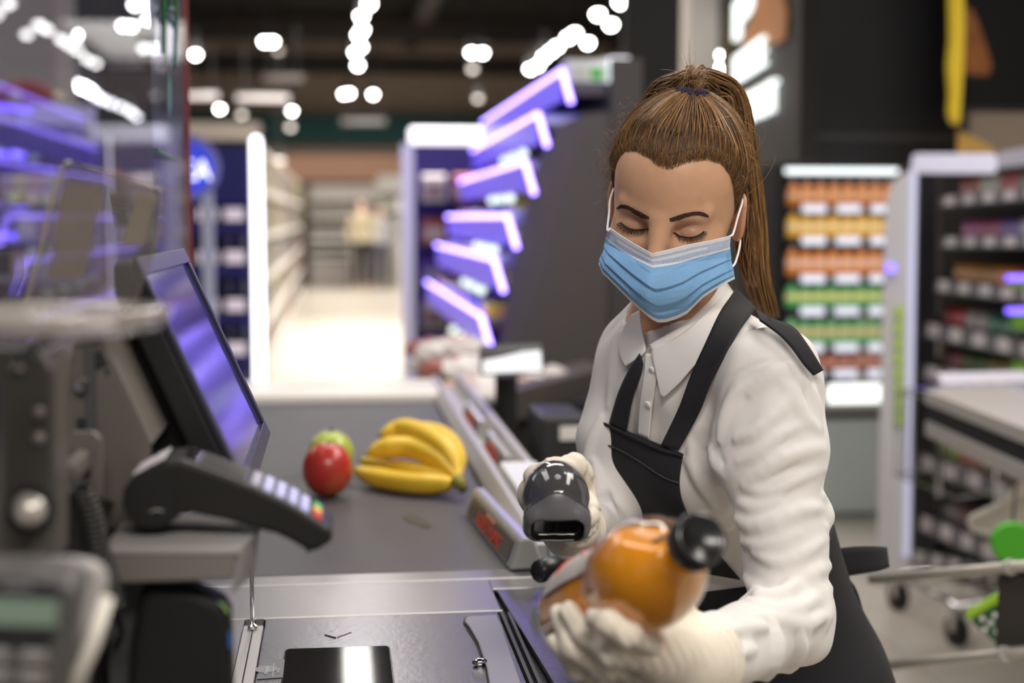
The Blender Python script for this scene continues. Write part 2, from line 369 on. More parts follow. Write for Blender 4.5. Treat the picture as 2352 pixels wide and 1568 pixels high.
linear(2290,2420,74,70,9.5,E_lin,'white strip light at the upper right corner')
linear(145,195,151,151,24,E_lin2,'faint strip light left behind the clear screen'); linear(250,330,148,146,24,E_lin2,'faint strip light right behind the clear screen')
# ---------------------------------------------------------------- product prototypes (copied in loops)
PM={}
def pm(c,e=0): 
    k=(tuple(c),e)
    if k not in PM: PM[k]=mat('pack_%d'%len(PM),c,rough=.4,emit=e,ecol=c)
    return PM[k]
def pack(name,lab,cat,sz,c1,c2,loc,grp):
    """a filled carton or bag: body with crimped top and a coloured panel on its face"""
    x,y,z=sz; m=MB(); m.box((-x/2,-y/2,0),(x/2,y/2,z*.86)); m.prism([(-x/2,-y/2,z*.86),(x/2,-y/2,z*.86),(x/2,y/2,z*.86),(-x/2,y/2,z*.86)],(0,0,.0001)); m.prism([(-x/2,-y/2,z*.86),(-x/2,y/2,z*.86),(-x/2,0,z)],(x,0,0))
    m.box((-x*.40,-y/2-.002,z*.15),(x*.40,-y/2,z*.62),1); m.box((-x/2-.002,-y*.40,z*.15),(-x/2,y*.40,z*.62),1)
    o=m.build(name,[pm(c1),pm(c2)]); o.location=loc; return tag(o,lab,cat,grp)
def bottle_proto(name,lab,cat,r,h,c,cc,cl,loc,grp,e=0):
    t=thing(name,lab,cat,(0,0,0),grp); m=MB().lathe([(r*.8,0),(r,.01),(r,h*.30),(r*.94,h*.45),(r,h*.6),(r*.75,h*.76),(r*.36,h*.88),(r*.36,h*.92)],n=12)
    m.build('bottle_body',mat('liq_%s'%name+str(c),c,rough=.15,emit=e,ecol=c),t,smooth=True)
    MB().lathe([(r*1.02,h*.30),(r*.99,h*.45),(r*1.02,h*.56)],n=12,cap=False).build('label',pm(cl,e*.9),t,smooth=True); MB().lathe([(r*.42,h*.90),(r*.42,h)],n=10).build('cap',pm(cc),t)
    t.location=loc; LOCS.pop(t,None); return t
# ---------------------------------------------------------------- goods along the aisle
AY0,AY1=12.3,26.0
t=thing('aisle_shelf','tall shelf unit full of pale goods along the left of the aisle','shelf',(-1.0,AY0,0))
MB().box((-1.45,AY0,0),(-1.40,AY1,2.3)).build('back_panel',M_cream,t); MB().box((-1.45,AY0-.03,0),(-.62,AY0,2.2)).build('end_panel',M_cream,t)
SZ=[.12,.5,.88,1.26,1.64,2.0]
for z in SZ: MB().box((-1.4,AY0,z-.03),(-.60,AY1,z)).build('shelf_board',M_cream,t)
for z in SZ[:5]: MB().box((-.60,AY0,z-.045),(-.59,AY1,z+.01)).build('price_strip',M_whiteP,t)
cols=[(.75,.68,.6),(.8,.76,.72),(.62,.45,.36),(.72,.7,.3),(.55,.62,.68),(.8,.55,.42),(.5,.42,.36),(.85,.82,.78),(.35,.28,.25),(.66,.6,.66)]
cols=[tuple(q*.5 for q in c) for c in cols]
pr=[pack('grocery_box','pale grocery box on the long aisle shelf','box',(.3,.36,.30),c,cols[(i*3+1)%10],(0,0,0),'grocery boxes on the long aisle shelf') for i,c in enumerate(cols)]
first=set(); k=0
for z in SZ[:5]:
    y=AY0+.25
    while y<AY1-.2:
        q=pr[RNG.integers(10)]; h=.75+RNG.random()*.35
        if q in first: dup(q,(-.80,y,z+.001),scale=(1,1,h))
        else: first.add(q); q.location=(-.80,y,z+.001); q.scale=(1,1,h)
        y+=.46+ (y-12)*.055; k+=1
t=thing('aisle_shelf','shelf unit with goods along the right of the aisle','shelf',(1.6,13,0))
MB().box((1.95,11.0,0),(2.0,AY1,2.2)).build('back_panel',M_cream,t)
for z in SZ: MB().box((1.16,11.0,z-.03),(1.95,AY1,z)).build('shelf_board',M_cream,t)
for z in SZ[:5]:
    y=11.4
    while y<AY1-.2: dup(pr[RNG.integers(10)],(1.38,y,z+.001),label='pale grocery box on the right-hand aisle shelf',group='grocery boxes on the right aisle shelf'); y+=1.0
# displays and two shoppers at the far end
far=[(-1.3,28.6,.9,1.5,(.42,.36,.32)),(-.1,29.0,.8,1.15,(.20,.18,.17)),(2.3,29.0,.7,1.3,(.55,.50,.45)),(1.6,28.0,.7,1.8,(.62,.60,.55)),(-2.2,28,.8,1.9,(.5,.42,.33)),(.2,30.2,1.4,2.1,(.55,.5,.46)),(1.5,30.2,1.2,2.3,(.66,.64,.58)),(-1.4,30.2,1.4,2.0,(.38,.33,.30))]
fl=['brown-grey display island left at the far end of the aisle','low dark display island at the end of the aisle','beige display island behind the shopper','tall pale display at the right end of the aisle','tall tan display behind the long shelf end','beige cabinet against the far wall','pale cabinet against the far wall at right','dark cabinet against the far wall at left']
for (x,y,w_,h,c),l in zip(far,fl):
    t=thing('display_stand',l,'display',(x,y,0)); MB().box((x-w_/2,y-.3,0),(x+w_/2,y+.3,h*.45)).build('base',pm(c),t,bevel=.02)
    MB().box((x-w_/2,y+.2,h*.45),(x+w_/2,y+.3,h)).build('back_board',pm(tuple(q*.8 for q in c)),t)
    for q in range(3): MB().box((x-w_/2,y-.2,h*(.5+.17*q)),(x+w_/2,y+.2,h*(.5+.17*q)+.03)).build('shelf_board',pm((.7,.68,.64)),t)
def shopper(c,h,top,leg,hair,lab,turn=0):
    x,y=c; t=thing('person',lab,'person',(x,y,0)); s=h/1.7; o=np.array([x,y,0])
    W=lambda a,b,z: o+np.array([a,b,z])*s
    body=U([cone(W(0,0,1.38),W(0,0,1.05),.15*s,.13*s),cone(W(0,0,1.0),W(0,0,.92),.14*s,.16*s),cone(W(0,.01,1.42),W(0,0,1.55),.055*s,.05*s),ell(W(0,0,1.60),(.075*s,.09*s,.11*s)),
       cone(W(-.19,0,1.36),W(-.25,.02,1.08),.05*s,.04*s),cone(W(-.25,.02,1.08),W(-.20,-.15,.90),.04*s,.03*s),cone(W(.19,0,1.36),W(.25,.02,1.08),.05*s,.04*s),cone(W(.25,.02,1.08),W(.20,-.15,.90),.04*s,.03*s),
       cone(W(-.09,0,.9),W(-.10,.02,.48),.085*s,.06*s),cone(W(-.10,.02,.48),W(-.11,.03,.07),.055*s,.04*s),cone(W(-.11,.03,.05),W(-.12,-.12,.04),.04*s,.035*s),
       cone(W(.09,0,.9),W(.10,-.05,.48),.085*s,.06*s),cone(W(.10,-.05,.48),W(.11,.0,.07),.055*s,.04*s),cone(W(.11,.0,.05),W(.12,-.15,.04),.04*s,.035*s)],.03*s)
    v,F=surface(body,o-[.45,.4,0.01],o+[.45,.4,1.8*s],.022,newton=1); mesh_np('body',v,F,pm((.6,.4,.3)),t)
    def cl(z0,z1,col,nm,off=.012):
        g=lambda p: np.maximum(np.maximum(body(p)-off,z0*s-p[:,2]),p[:,2]-z1*s); v,F=surface(g,o-[.5,.45,0.01],o+[.5,.45,1.85*s],.022,newton=1); mesh_np(nm,v,F,pm(col),t)
    cl(.92,1.45,top,'coat'); cl(.09,.94,leg,'trousers'); 
    g=lambda p: np.maximum(ell(W(0,.02,1.62),(.09*s,.10*s,.12*s))(p),(W(0,-.03,0)[1]-p[:,1])*1.0-.0); v,F=surface(g,o-[.3,.3,0]+[0,0,1.3*s],o+[.3,.3,1.9*s],.02); mesh_np('hair',v,F,pm(hair),t)
a=PZ(832,664,0); shopper((a[0],a[1]),1.72,(.42,.36,.24),(.02,.02,.022),(.03,.02,.015),'distant shopper in tan coat and black trousers at the end of the aisle')
a=PZ(872,655,0); shopper((a[0],a[1]-.5),1.62,(.5,.5,.52),(.12,.12,.16),(.25,.2,.15),'distant shopper in white top right of the tan coat')
# ---------------------------------------------------------------- blue drinks cooler left of the aisle
def cooler_blue():
    Y=8.0; xr=PY(583,600,Y)[0]; xl=xr-.47; zt=PY(580,322,Y)[2]
    t=thing('drinks_cooler','tall navy blue lit drinks cooler left of the aisle','cooler',((xl+xr)/2,Y+.3,0))
    nb=mat('navy_panel',(.006,.007,.085),rough=.5,emit=.012,ecol=(.02,.02,.6))
    MB().box((xl,Y+.55,0),(xr,Y+.60,zt)).build('back_panel',nb,t); MB().box((xl,Y,0),(xr,Y+.6,.12)).build('base',M_black,t)
    MB().box((xl,Y,zt-.04),(xr,Y+.6,zt)).build('top_panel',M_black,t); MB().box((xl,Y-.02,zt-.34),(xr-.02,Y+.02,zt-.04)).build('header_board',nb,t)
    MB().box((xl-.03,Y,0),(xl,Y+.6,zt)).build('side_panel',M_black,t)
    tb=MB().box((xr-.005,Y-.03,.30),(xr+.05,Y+.03,zt+.02)); tb.build('light_tube',E_tube,t,bevel=.02)
    rows=[(492,543),(590,650),(700,755),(800,860)]
    b=bottle_proto('drink_bottle','dark bottle in the navy blue cooler','bottle',.032,.155,(.012,.012,.02),(.25,.25,.28),(.03,.03,.06),(0,0,0),'dark bottles in the navy blue cooler')
    f1=True
    for v0,v1 in rows:
        z=PY(550,v0,Y)[2]; MB().box((xl,Y+.02,z-.045),(xr,Y+.5,z-.02)).build('shelf_board',M_black,t); MB().box((xl,Y-.005,z-.11),(xr-.01,Y+.02,z-.045)).build('fascia',nb,t)
        for j in range(3):
            x0=xr-.05-j*.145; s_=MB().box((x0-.105,Y-.012,z-.035),(x0,Y-.004,z+.035)); s_.build('price_card',mat('price_card',(.75,.70,.70),rough=.5,emit=.25,ecol=(.8,.7,.75)),t)
    for v0,v1 in [(0,543),(0,650),(0,755),(0,860)]:
        z=PY(550,v1,Y)[2]-.09
        for j in range(5):
            loc=(xr-.07-j*.085,Y+.10,z)
            if f1: b.location=loc; f1=False
            else: dup(b,loc)
        MB().box((xl,Y+.02,z-.012),(xr,Y+.5,z-.001)).build('shelf_board',M_black,t)
cooler_blue()
# round blue sign on its post
d=6.0; c=P(430,385,d); t=thing('round_sign','round blue sign with white lettering on a pale post','sign',(c[0],c[1],0)); r=.137
nrm=np.array([0,-1,0.]); MB().lathe([(.001,.012),(r*.80,.012),(r*.80,.0)],c,nrm,n=48).build('sign_face',mat('sign_blue',(.02,.05,.55),rough=.5,emit=.45,ecol=(.05,.07,.8)),t)
MB().lathe([(r*.80,.010),(r*1.0,.010),(r*1.0,-.02),(.001,-.02)],c,nrm,n=48).build('sign_rim',mat('sign_rim',(.16,.17,.45),rough=.5,emit=.10,ecol=(.2,.2,.6)),t)
def pp(u,v,dd): return P(u,v,dd)
o=text_obj('sign_lettering','IDEA',1.0,mat('sign_white_mark',(1,1,1),emit=1.6),Matrix.Identity(4)); me=o.data; xs=[q.co.x for q in me.vertices]; ys=[q.co.y for q in me.vertices]
cc=P(425,390,d-.03); me.transform(Matrix.Translation((-(max(xs)+min(xs))/2,-(max(ys)+min(ys))/2,0))); me.transform(frame(cc-np.array(LOCS[t][0]),(1,0,0),(0,0,1))@Matrix.Diagonal((.212/(max(xs)-min(xs)),.082/(max(ys)-min(ys)),8,1))); o.parent=t
MB().box((c[0]+.055,c[1]+.0,0),(c[0]+.105,c[1]+.03,c[2]-.10)).build('post',mat('post_grey',(.45,.50,.62),rough=.4),t)
# ---------------------------------------------------------------- lit fridge frame right of the aisle
Y=8.6; a=PY(922,300,Y); b=PY(950,300,Y); hz0=PY(930,330,Y)[2]; hz1=PY(930,292,Y)[2]
t=thing('lit_display_case','tall case with glowing white header right of the aisle','display',(a[0]+.6,Y,0))
MB().box((a[0],Y,0),(b[0],Y+.08,hz0)).build('frame_post',mat('frame_post',(.55,.54,.66),rough=.4,emit=.12,ecol=(.7,.65,1)),t)
MB().box((PY(940,300,Y)[0],Y-.02,hz0),(PY(1150,300,Y)[0],Y+.08,hz1)).build('header_light',mat('header_light',(1,1,1),emit=1.5,ecol=(.9,.87,1)),t,bevel=.02)
nb=mat('navy_panel'); MB().box((b[0],Y+.5,0),(b[0]+.62,Y+.55,hz0)).build('back_panel',mat('violet_dark',(.02,.012,.12),rough=.5,emit=.06,ecol=(.1,.05,.8)),t)
MB().box((b[0],Y+.1,.0),(b[0]+.62,Y+.5,.15)).build('base',M_black,t)
pk=[pack('snack_pack','%s snack pack in the white-headed case'%n_,'snack pack',(.14,.1,.17),c,c2,(0,0,0),'snack packs in the white-headed case, %s'%n_) for n_,c,c2 in [('reddish',(.45,.12,.10),(.6,.5,.5)),('violet',(.15,.08,.5),(.4,.35,.6)),('pale',(.62,.55,.55),(.3,.2,.2))]]
fs=set()
for i,z in enumerate([.45,.72,.98,1.24,1.5]):
    MB().box((b[0],Y+.1,z-.02),(b[0]+.62,Y+.5,z-.001)).build('shelf_board',M_black,t)
    for j in range(3):
        q=pk[(i*2+j*j)%3]; loc=(b[0]+.12+j*.19,Y+.22,z)
        if q in fs: dup(q,loc)
        else: q.location=loc; fs.add(q)
# ---------------------------------------------------------------- violet-lit snack rack beyond the belt
near=[(1290,165),(1235,265),(1205,375),(1165,500),(1135,600),(1105,730)]; farp=[(1110,285),(1085,348),(1058,415),(1028,503),(1003,584),(980,662)]
Yn=5.30
t=thing('snack_rack','curved dark snack rack with violet glowing shelf edges','shelf',(1.0,5.45,0))
Yp=5.42
prof=[(1150,800),(1156,740),(1168,680),(1180,600),(1205,500),(1228,400),(1255,330),(1290,285),(1340,262),(1405,255),(1424,258),(1424,830),(1424,960),(1150,960)]
pts=[PY(u,v,Yp) for u,v in prof]; pts[-2][2]=0.0; pts[-1][2]=0.0; pts[-1][0]=pts[0][0]
MB().prism(pts,(0,.04,0)).build('side_panel',M_char,t,bevel=.004)
xb=PY(1424,500,Yp)[0]; MB().box((xb+.03,Yp+.0,0),(xb+.08,8.2,1.90)).build('back_panel',M_black,t); MB().box((xb-.04,Yp-.02,0),(xb+.08,Yp+.02,PY(1424,135,Yp)[2])).build('corner_post',mat('dark_post',(.05,.045,.042),rough=.5),t)
Mfas=mat('violet_fascia',(.07,.035,.55),rough=.3,emit=.42,ecol=(.17,.09,1)); M_tray=mat('shelf_tray',(.10,.10,.14),rough=.4)
SP=[]
for i,((un,vn),(uf,vf)) in enumerate(zip(near,farp)):
    A=PY(un,vn,Yn); B=PY(uf,vf,8.2); B[2]=A[2]; SP.append((A,B))
    xr_=min(xb-.02,A[0]+.50+.0*i)
    MB().prism([A+[.01,.16,-.02],B+[.01,0,-.02],np.array([xb,8.2,A[2]-.02]),np.array([xb,Yp+.05,A[2]-.02])],(0,0,-.02)).build('shelf_board',M_tray,t)
    MB().prism([A,B,B-[0.0,0,.105],A-[-.0,0,.105]],(.008,.0,0)).build('fascia',Mfas,t)
    MB().tube([A+[0,0,.006],B+[0,0,.006]],.0080,n=8).build('led_strip',E_led,t)
    E_=A+np.array([.035,.0,-.115]) ; MB().tube([A+[.0,-.01,.006],E_+[0,-.01,0]],.0095,n=8).build('led_strip',E_led,t)
    if i>0:
        for q in range(3):
            c=A+(B-A)*(.12+.12*q)-np.array([.012,.0,.125]); MB().lathe([(.001,0),(.018,.0),(.018,.01)],c,(-.3,-1,0),n=10).build('round_price_tag',mat('tag_pale',(.8,1,.8),emit=1.3,ecol=(.85,1,.85)),t)
    zt=A[2]-.019
    kinds=[('white',(.80,.78,.82),(.3,.35,.7)),('silver violet',(.5,.45,.75),(.8,.8,.9)),('cream and green',(.75,.78,.68),(.15,.5,.15)),('yellow',(.85,.75,.08),(.8,.4,.1)),('pink',(.7,.35,.4),(.8,.7,.7)),('blue',(.15,.2,.7),(.7,.7,.9))]
    nm=['top','second','third','fourth','fifth','lowest'][i]
    for j in range(7):
        f=.07+.125*j; c=A+(B-A)*f; kk=kinds[(0,5,1,0,0,3)[i] if j==0 else (i*3+j*2+ (j>2))%6]; 
        p_=pack('snack_box','%s snack box on the %s shelf of the violet-lit rack'%(kk[0],nm),'snack box',(.16,.22,.046+.012*((i+j)%2)),kk[1],kk[2],(0,0,0),'%s snack boxes on the %s shelf of the violet-lit rack'%(kk[0],nm)); p_.location=(c[0]+.11,c[1]+.16,zt)
# cartons standing on top of the rack
for (u0,u1,v0,v1,c1,c2,lab) in [(1300,1345,132,196,(.72,.74,.62),(.55,.6,.45),'pale carton on top of the snack rack, leftmost'),(1346,1382,132,196,(.78,.80,.74),(.10,.45,.08),'white and green carton in the middle atop the snack rack'),(1384,1418,128,194,(.85,.84,.82),(.12,.45,.1),'white carton at the right end atop the snack rack')]:
    a=PY(u0,v1,5.6); b=PY(u1,v0,5.6); w_=b[0]-a[0]; o=pack('carton',lab,'carton',(w_,.2,b[2]-a[2]),c1,c2,((a[0]+b[0])/2,5.65,a[2]+.001),None)
a=PY(1290,200,5.45); b=PY(1424,200,5.45); MB().box((a[0],5.45,a[2]-.03),(b[0],8.5,a[2])).build('top_board',M_char,t)
o=MB(); a=PY(1405,130,5.5); o.box((a[0],5.5,a[2]-.14),(a[0]+.07,5.9,a[2])); o=o.build('rack_light_box',mat('rack_lb',(1,1,1),emit=1.4,ecol=(.93,.95,1)),t)
# ---------------------------------------------------------------- neighbouring checkout beyond the cashier
t=thing('checkout_desk','dark checkout desk of the next lane behind the cashier','checkout',(.75,4.4,0))
MB().box((.45,4.05,0),(1.35,5.25,.82)).build('cabinet',mat('desk_dark',(.022,.020,.019),rough=.5),t,bevel=.01)
a=[P(1175,900,3.9),P(1385,845,4.6),P(1385,915,4.6),P(1175,972,3.9)]
MB().prism(a,(.0,.30,0)).build('tray_side',mat('tray_brown',(.07,.06,.055),rough=.5),t,bevel=.006)
a=PZ(1240,870,.86); MB().box((a[0]-.05,4.2,.825),(a[0]+.42,5.2,.85)).build('tray_bed',M_black,t)
t=thing('small_display','small display with white glare on a black stand at the next lane','display',P(1172,1000,3.45)*[1,1,0]+[0,0,0])
c=P(1174,832,3.45); ex=np.array([math.cos(-.12),math.sin(-.12),0]); 
sc=[P(1102,806,3.5),P(1246,802,3.42),P(1250,858,3.36),P(1104,864,3.44)]
MB().prism(sc,(0,.03,.012)).build('screen_housing',M_dgrey,t,bevel=.003)
gl_=[p+np.array([0,-.004,0]) for p in [P(1108,810,3.5),P(1241,806,3.42),P(1245,852,3.36),P(1109,857,3.44)]]
MB().prism(gl_,(0,.003,.001)).build('screen_glass',mat('glare_screen',(.2,.2,.22),rough=.1,emit=.9,ecol=(1,1,1)),t)  # white glare on the glass put in as emission
p0=P(1168,868,3.5); MB().tube([p0+[0,.05,0],(p0[0],p0[1]+.05,.0)],.028,n=12).build('stand_post',M_black,t); MB().box((p0[0]-.06,p0[1]-.01,0),(p0[0]+.06,p0[1]+.11,.02)).build('foot',M_black,t)
t=thing('receipt_printer','dark receipt printer with pale label behind the gloved hand','printer',P(1310,1080,3.2)); a=P(1240,1075,3.2); b=P(1350,955,3.2)
MB().box((a[0],a[1],a[2]),(b[0],b[1]+.22,b[2])).build('printer_body',mat('printer_grey',(.035,.035,.04),rough=.4),t,bevel=.012)
a=P(1285,1010,3.18); b=P(1335,978,3.18); MB().box((a[0],a[1]-.003,a[2]),(b[0],b[1]+.0,b[2])).build('label',M_whiteP,t)
MB().box((PX(1240,1000,.60)[0]-.02,3.1,0),(.86,3.5,P(1300,1075,3.2)[2]-.002)).build('printer_shelf',M_black,t)
kinds=[(.75,.72,.72),(.7,.45,.35),(.65,.6,.6),(.35,.12,.10),(.8,.78,.76),(.55,.5,.5)]
crn=thing('goods_bin','wire bin heaped with pale wrapped goods right of the belt end','bin',(.48,4.75,0))
MB().box((.30,4.50,0),(.44,5.2,.75)).build('bin_body',M_dgrey,crn)
i=0
for (u,v,dd,s) in [(1010,810,4.9,.09),(1040,800,4.95,.09),(1075,805,4.8,.08),(1020,850,4.7,.09),(1060,850,4.7,.10),(1095,870,4.5,.09),(1130,890,4.4,.08),(1065,900,4.4,.08),(1100,915,4.3,.07),(975,800,5.1,.07),(985,840,5.0,.07),(1255,865,4.4,.06),(1225,882,4.3,.05),(1190,890,4.2,.04),(1275,870,4.5,.05)]:
    c=P(u,v,dd); cc=kinds[i%6]; o=MB(); k_=8; 
    v_,F_=surface(lambda p: U([ell(c,(s*.9,s*.6,s*.42)),ell(c+[s*.4,0,s*.1],(s*.5,s*.5,s*.4)),ell(c-[s*.5,0,.0],(s*.4,s*.4,s*.35))],.03)(p)+.004*np.sin(p@np.array([80,40,110.])),c-1.6*s,c+1.6*s,s/7,newton=1)
    o=mesh_np('wrapped_goods',v_-c,F_,pm(cc)); o.location=c; tag(o,'pale wrapped packet in the heap beyond the belt end' if u<1150 else 'small wrapped packet on the dark tray of the next lane','packet','wrapped packets in the heap' if u<1150 else 'wrapped packets on the dark tray'); i+=1
# ---------------------------------------------------------------- black bulkhead, lit wall sign, pizza sign
Yb=6.6
x0=PY(1832,300,Yb)[0]; x1=PY(2196,300,Yb)[0]; zb=PY(1900,382,Yb)[2]
MB_=MB().box((x0,Yb-.0,zb),(x1,Yb+.06,5.59)); struct(MB_.build('wall_right',mat('bulkhead_black',(.020,.020,.022),rough=.35)))
struct(MB().box((x0+.02,Yb-.012,PY(1900,322,Yb)[2]),(x1,Yb+.0,PY(1900,306,Yb)[2])).build('trim_20',mat('trim_dark_grey',(.06,.058,.056),rough=.35)))
# angled wall carrying the lit letters
A=P(1836,300,6.55); B=P(1652,300,9.2)
A1_=A+(B-A)*.27; MB_=MB().prism([(A[0],A[1],zb+.01),(A1_[0],A1_[1],zb+.01),(A1_[0]+.1,A1_[1]+.05,zb+.01),(A[0]+.1,A[1]+.05,zb+.01)],(0,0,5.58-zb)); MB_.prism([(A1_[0],A1_[1],0),(B[0],B[1],0),(B[0]+.1,B[1]+.05,0),(A1_[0]+.1,A1_[1]+.05,0)],(0,0,5.59)); struct(MB_.build('wall_letters',mat('wall_char',(.045,.042,.040),rough=.6)))
def on_wall(u,v,off=.03):   # sight line meets the angled wall
    r,f=ray(u,v); dA=np.array([B[0]-A[0],B[1]-A[1]]); M_=np.array([[r[0],-dA[0]],[r[1],-dA[1]]]); tt=np.linalg.solve(M_,A[:2]); return C0+r*tt[0]
wd=np.array([A[0]-B[0],A[1]-B[1],0]); wd/=np.linalg.norm(wd); wn=np.array([wd[1],-wd[0],0]); 
if wn@(C0-A)<0: wn=-wn
sg=thing('wall_sign','lit white lettering over a pizza picture on the dark angled wall','sign',on_wall(1740,150)+wn*.02)
for txt,u0,u1,vv,hpx in [('P',1702,1738,36,84),('IZZE',1702,1770,142,58),('DONUT',1706,1796,243,66)]:
    a=on_wall(u0,vv); b=on_wall(u1,vv+ (0 if txt=='P' else -6)); c=(a+b)/2+wn*.03; w_=np.linalg.norm(b-a); 
    o=text_obj('sign_letters',txt,1.0,E_sign,Matrix.Identity(4)); me=o.data; xs=[q.co.x for q in me.vertices]; ys=[q.co.y for q in me.vertices]; bw=max(xs)-min(xs); bh=max(ys)-min(ys)
    hh=hpx/FPX*np.linalg.norm((c-C0)[:2]); Mx=frame(c-np.array(LOCS[sg][0]),wd,(0,0,1)); me.transform(Matrix.Translation((-(max(xs)+min(xs))/2,-(max(ys)+min(ys))/2,0))); me.transform(Mx@Matrix.Diagonal((w_/bw,hh/bh,30,1))); o.parent=sg
a=[on_wall(u,v)+wn*.012 for u,v in [(1752,-30),(1738,30),(1722,70),(1712,100),(1745,104),(1790,100),(1812,90),(1816,30),(1800,-30)]]
MB().prism(a,wn*.01).build('pizza_picture',mat('pizza_print',(.50,.20,.06),rough=.5,noise=.5,nscale=6,emit=.12,ecol=(.6,.25,.08)),sg)
t=thing('yellow_banner','narrow yellow banner strip left of the lit lettering','banner',P(1682,100,8.6)); a=P(1672,20,8.6); b=P(1690,190,8.6)
MB().box((a[0],a[1],b[2]),(b[0],a[1]+.02,a[2])).build('banner_cloth',mat('banner_mustard',(.42,.30,.06),rough=.6),t); MB().box((a[0]-.01,a[1],a[2]),(b[0]+.01,a[1]+.03,a[2]+.03)).build('banner_rod',M_black,t)
t=thing('pizza_sign','yellow-edged black sign with a pizza slice at upper right','sign',P(2200,140,6.0))
e=[(2188,-20),(2214,-20),(2216,60),(2213,150),(2205,280),(2196,285),(2186,262),(2189,215),(2184,150),(2190,90)]
MB().prism([P(u,v,6.0) for u,v in e],(.0,.05,0)).build('yellow_edge',mat('yellow_paint',(.80,.56,.03),rough=.5,emit=.15,ecol=(.9,.6,.03)),t)
s_=[(2222,18),(2232,20),(2250,60),(2272,125),(2278,150),(2272,172),(2240,172),(2210,165),(2212,90)]
MB().prism([P(u,v,6.1) for u,v in s_],(.0,.03,0)).build('pizza_slice',mat('pizza_print2',(.30,.10,.02),rough=.5,noise=.6,nscale=9),t)
x2=PY(2196,100,6.2)[0]; struct(MB().box((x2,6.25,1.9),(x2+3.0,6.35,5.59)).build('wall_sign_back',mat('bulk2',(.008,.008,.009),rough=.6)))
a=P(2205,350,7.5); b=P(2310,245,7.5); t=thing('menu_board','beige menu board with golden food picture right of the black wall','board',(a+b)/2)
MB().box((a[0],6.23,P(2205,352,6.2)[2]),(P(2310,245,6.2)[0],6.245,P(2310,245,6.2)[2])).build('board_panel',mat('board_beige',(.30,.24,.19),rough=.7,emit=.10,ecol=(.4,.3,.2)),t)
MB().prism([PY(u,v,6.22) for u,v in [(2200,352),(2202,300),(2222,308),(2250,322),(2275,335),(2290,352)]],(0,.008,0)).build('food_picture',mat('food_gold',(.65,.38,.10),rough=.6,noise=.4,nscale=40,emit=.15,ecol=(.7,.4,.1)),t)
# ---------------------------------------------------------------- bottle cooler under the bulkhead
Yc=6.35; xl=PY(1800,600,Yc)[0]; xr=PY(2062,600,Yc)[0]
t=thing('bottle_cooler','open lit cooler with rows of orange and green bottles','cooler',((xl+xr)/2,Yc+.4,0))
MB().box((xl,Yc+.55,0),(xr,Yc+.6,zb)).build('back_panel',mat('cooler_back',(.03,.03,.03),rough=.5),t)
MB().box((xl-.04,Yc-.0,0),(xl,Yc+.6,zb)).build('side_panel',M_black,t)
zz=lambda v: PY(1950,v,Yc)[2]
MB().box((xl,Yc+.02,zz(398)),(xr,Yc+.08,zz(386))).build('top_light',mat('coolwhite',(1,1,1),emit=1.6,ecol=(.85,.95,1)),t)
MB().box((PY(1898,900,Yc)[0],Yc-.02,zz(924)),(PY(2028,900,Yc)[0],Yc+.0,zz(882))).build('lit_front_sign',mat('coolsign',(1,1,1),emit=1.7,ecol=(.9,1,.95)),t,bevel=.01)
MB().box((xl,Yc-.03,zz(945)),(xr,Yc+.5,zz(928))).build('sill',M_grey,t); MB().box((xl,Yc-.01,zz(960)),(xr,Yc+.5,zz(946))).build('sill_gap',M_black,t)
MB().box((xl,Yc,.02),(xr,Yc+.5,zz(961))).build('front_panel',mat('cooler_front',(.62,.70,.70),rough=.25,noise=.12,nscale=2),t)
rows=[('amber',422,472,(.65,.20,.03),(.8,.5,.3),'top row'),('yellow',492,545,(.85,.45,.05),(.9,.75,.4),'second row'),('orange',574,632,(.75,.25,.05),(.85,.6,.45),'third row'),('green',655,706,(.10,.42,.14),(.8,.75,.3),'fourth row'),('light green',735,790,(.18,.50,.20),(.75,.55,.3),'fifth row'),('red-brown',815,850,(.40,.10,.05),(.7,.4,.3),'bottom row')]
for nm,v0,v1,c,cl,rw in rows:
    zb_=zz(v1); h=(zz(v0)-zb_)*1.12; r=.030
    MB().box((xl,Yc+.0,zb_-.012),(xr,Yc+.5,zb_-.001)).build('shelf_board',M_dgrey,t)
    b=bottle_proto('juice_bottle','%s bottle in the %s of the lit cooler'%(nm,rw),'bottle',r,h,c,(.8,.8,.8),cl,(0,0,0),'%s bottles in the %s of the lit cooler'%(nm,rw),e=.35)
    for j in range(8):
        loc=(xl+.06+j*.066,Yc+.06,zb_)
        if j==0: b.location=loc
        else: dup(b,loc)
    for j in range(3):
        x=xl+.08+j*.165; MB().box((x,Yc-.03,zb_-.032),(x+(.11 if j<2 else .1),Yc-.005,zb_+.004)).build('price_strip',E_lab,t)
# ---------------------------------------------------------------- right-hand gondola
t=thing('end_panel_stand','tall pale rounded end panel with green lettering beside the cooler','panel',PZ(2070,1290,0))
pr_=[(2032,500),(2038,450),(2052,418),(2075,398),(2106,390),(2098,800),(2090,1285),(2014,1285),(2022,900)]
pts=[P(u,v,5.33) for u,v in pr_]; pts[6][2]=0; pts[7][2]=0
MB().prism(pts,(.03,.05,0)).build('panel_board',mat('panel_pale',(.50,.49,.50),rough=.25,emit=.05,ecol=(.6,.6,.7)),t,bevel=.004)
MB().prism([P(2096,395,5.31),P(2106,392,5.31),P(2090,1280,5.31),P(2080,1280,5.31)],(0,.02,0)).build('lit_edge',mat('edge_lav',(.6,.62,.85),rough=.3,emit=.35,ecol=(.7,.72,1)),t)
for i,v in enumerate(range(705,985,35)):
    q=[P(2058,v,5.31),P(2074,v-3,5.31),P(2073,v+24,5.31),P(2058,v+26,5.31)]; MB().prism(q,(0,.01,0)).build('green_letter',mat('green_print',(.42,.62,.05),rough=.5),t)
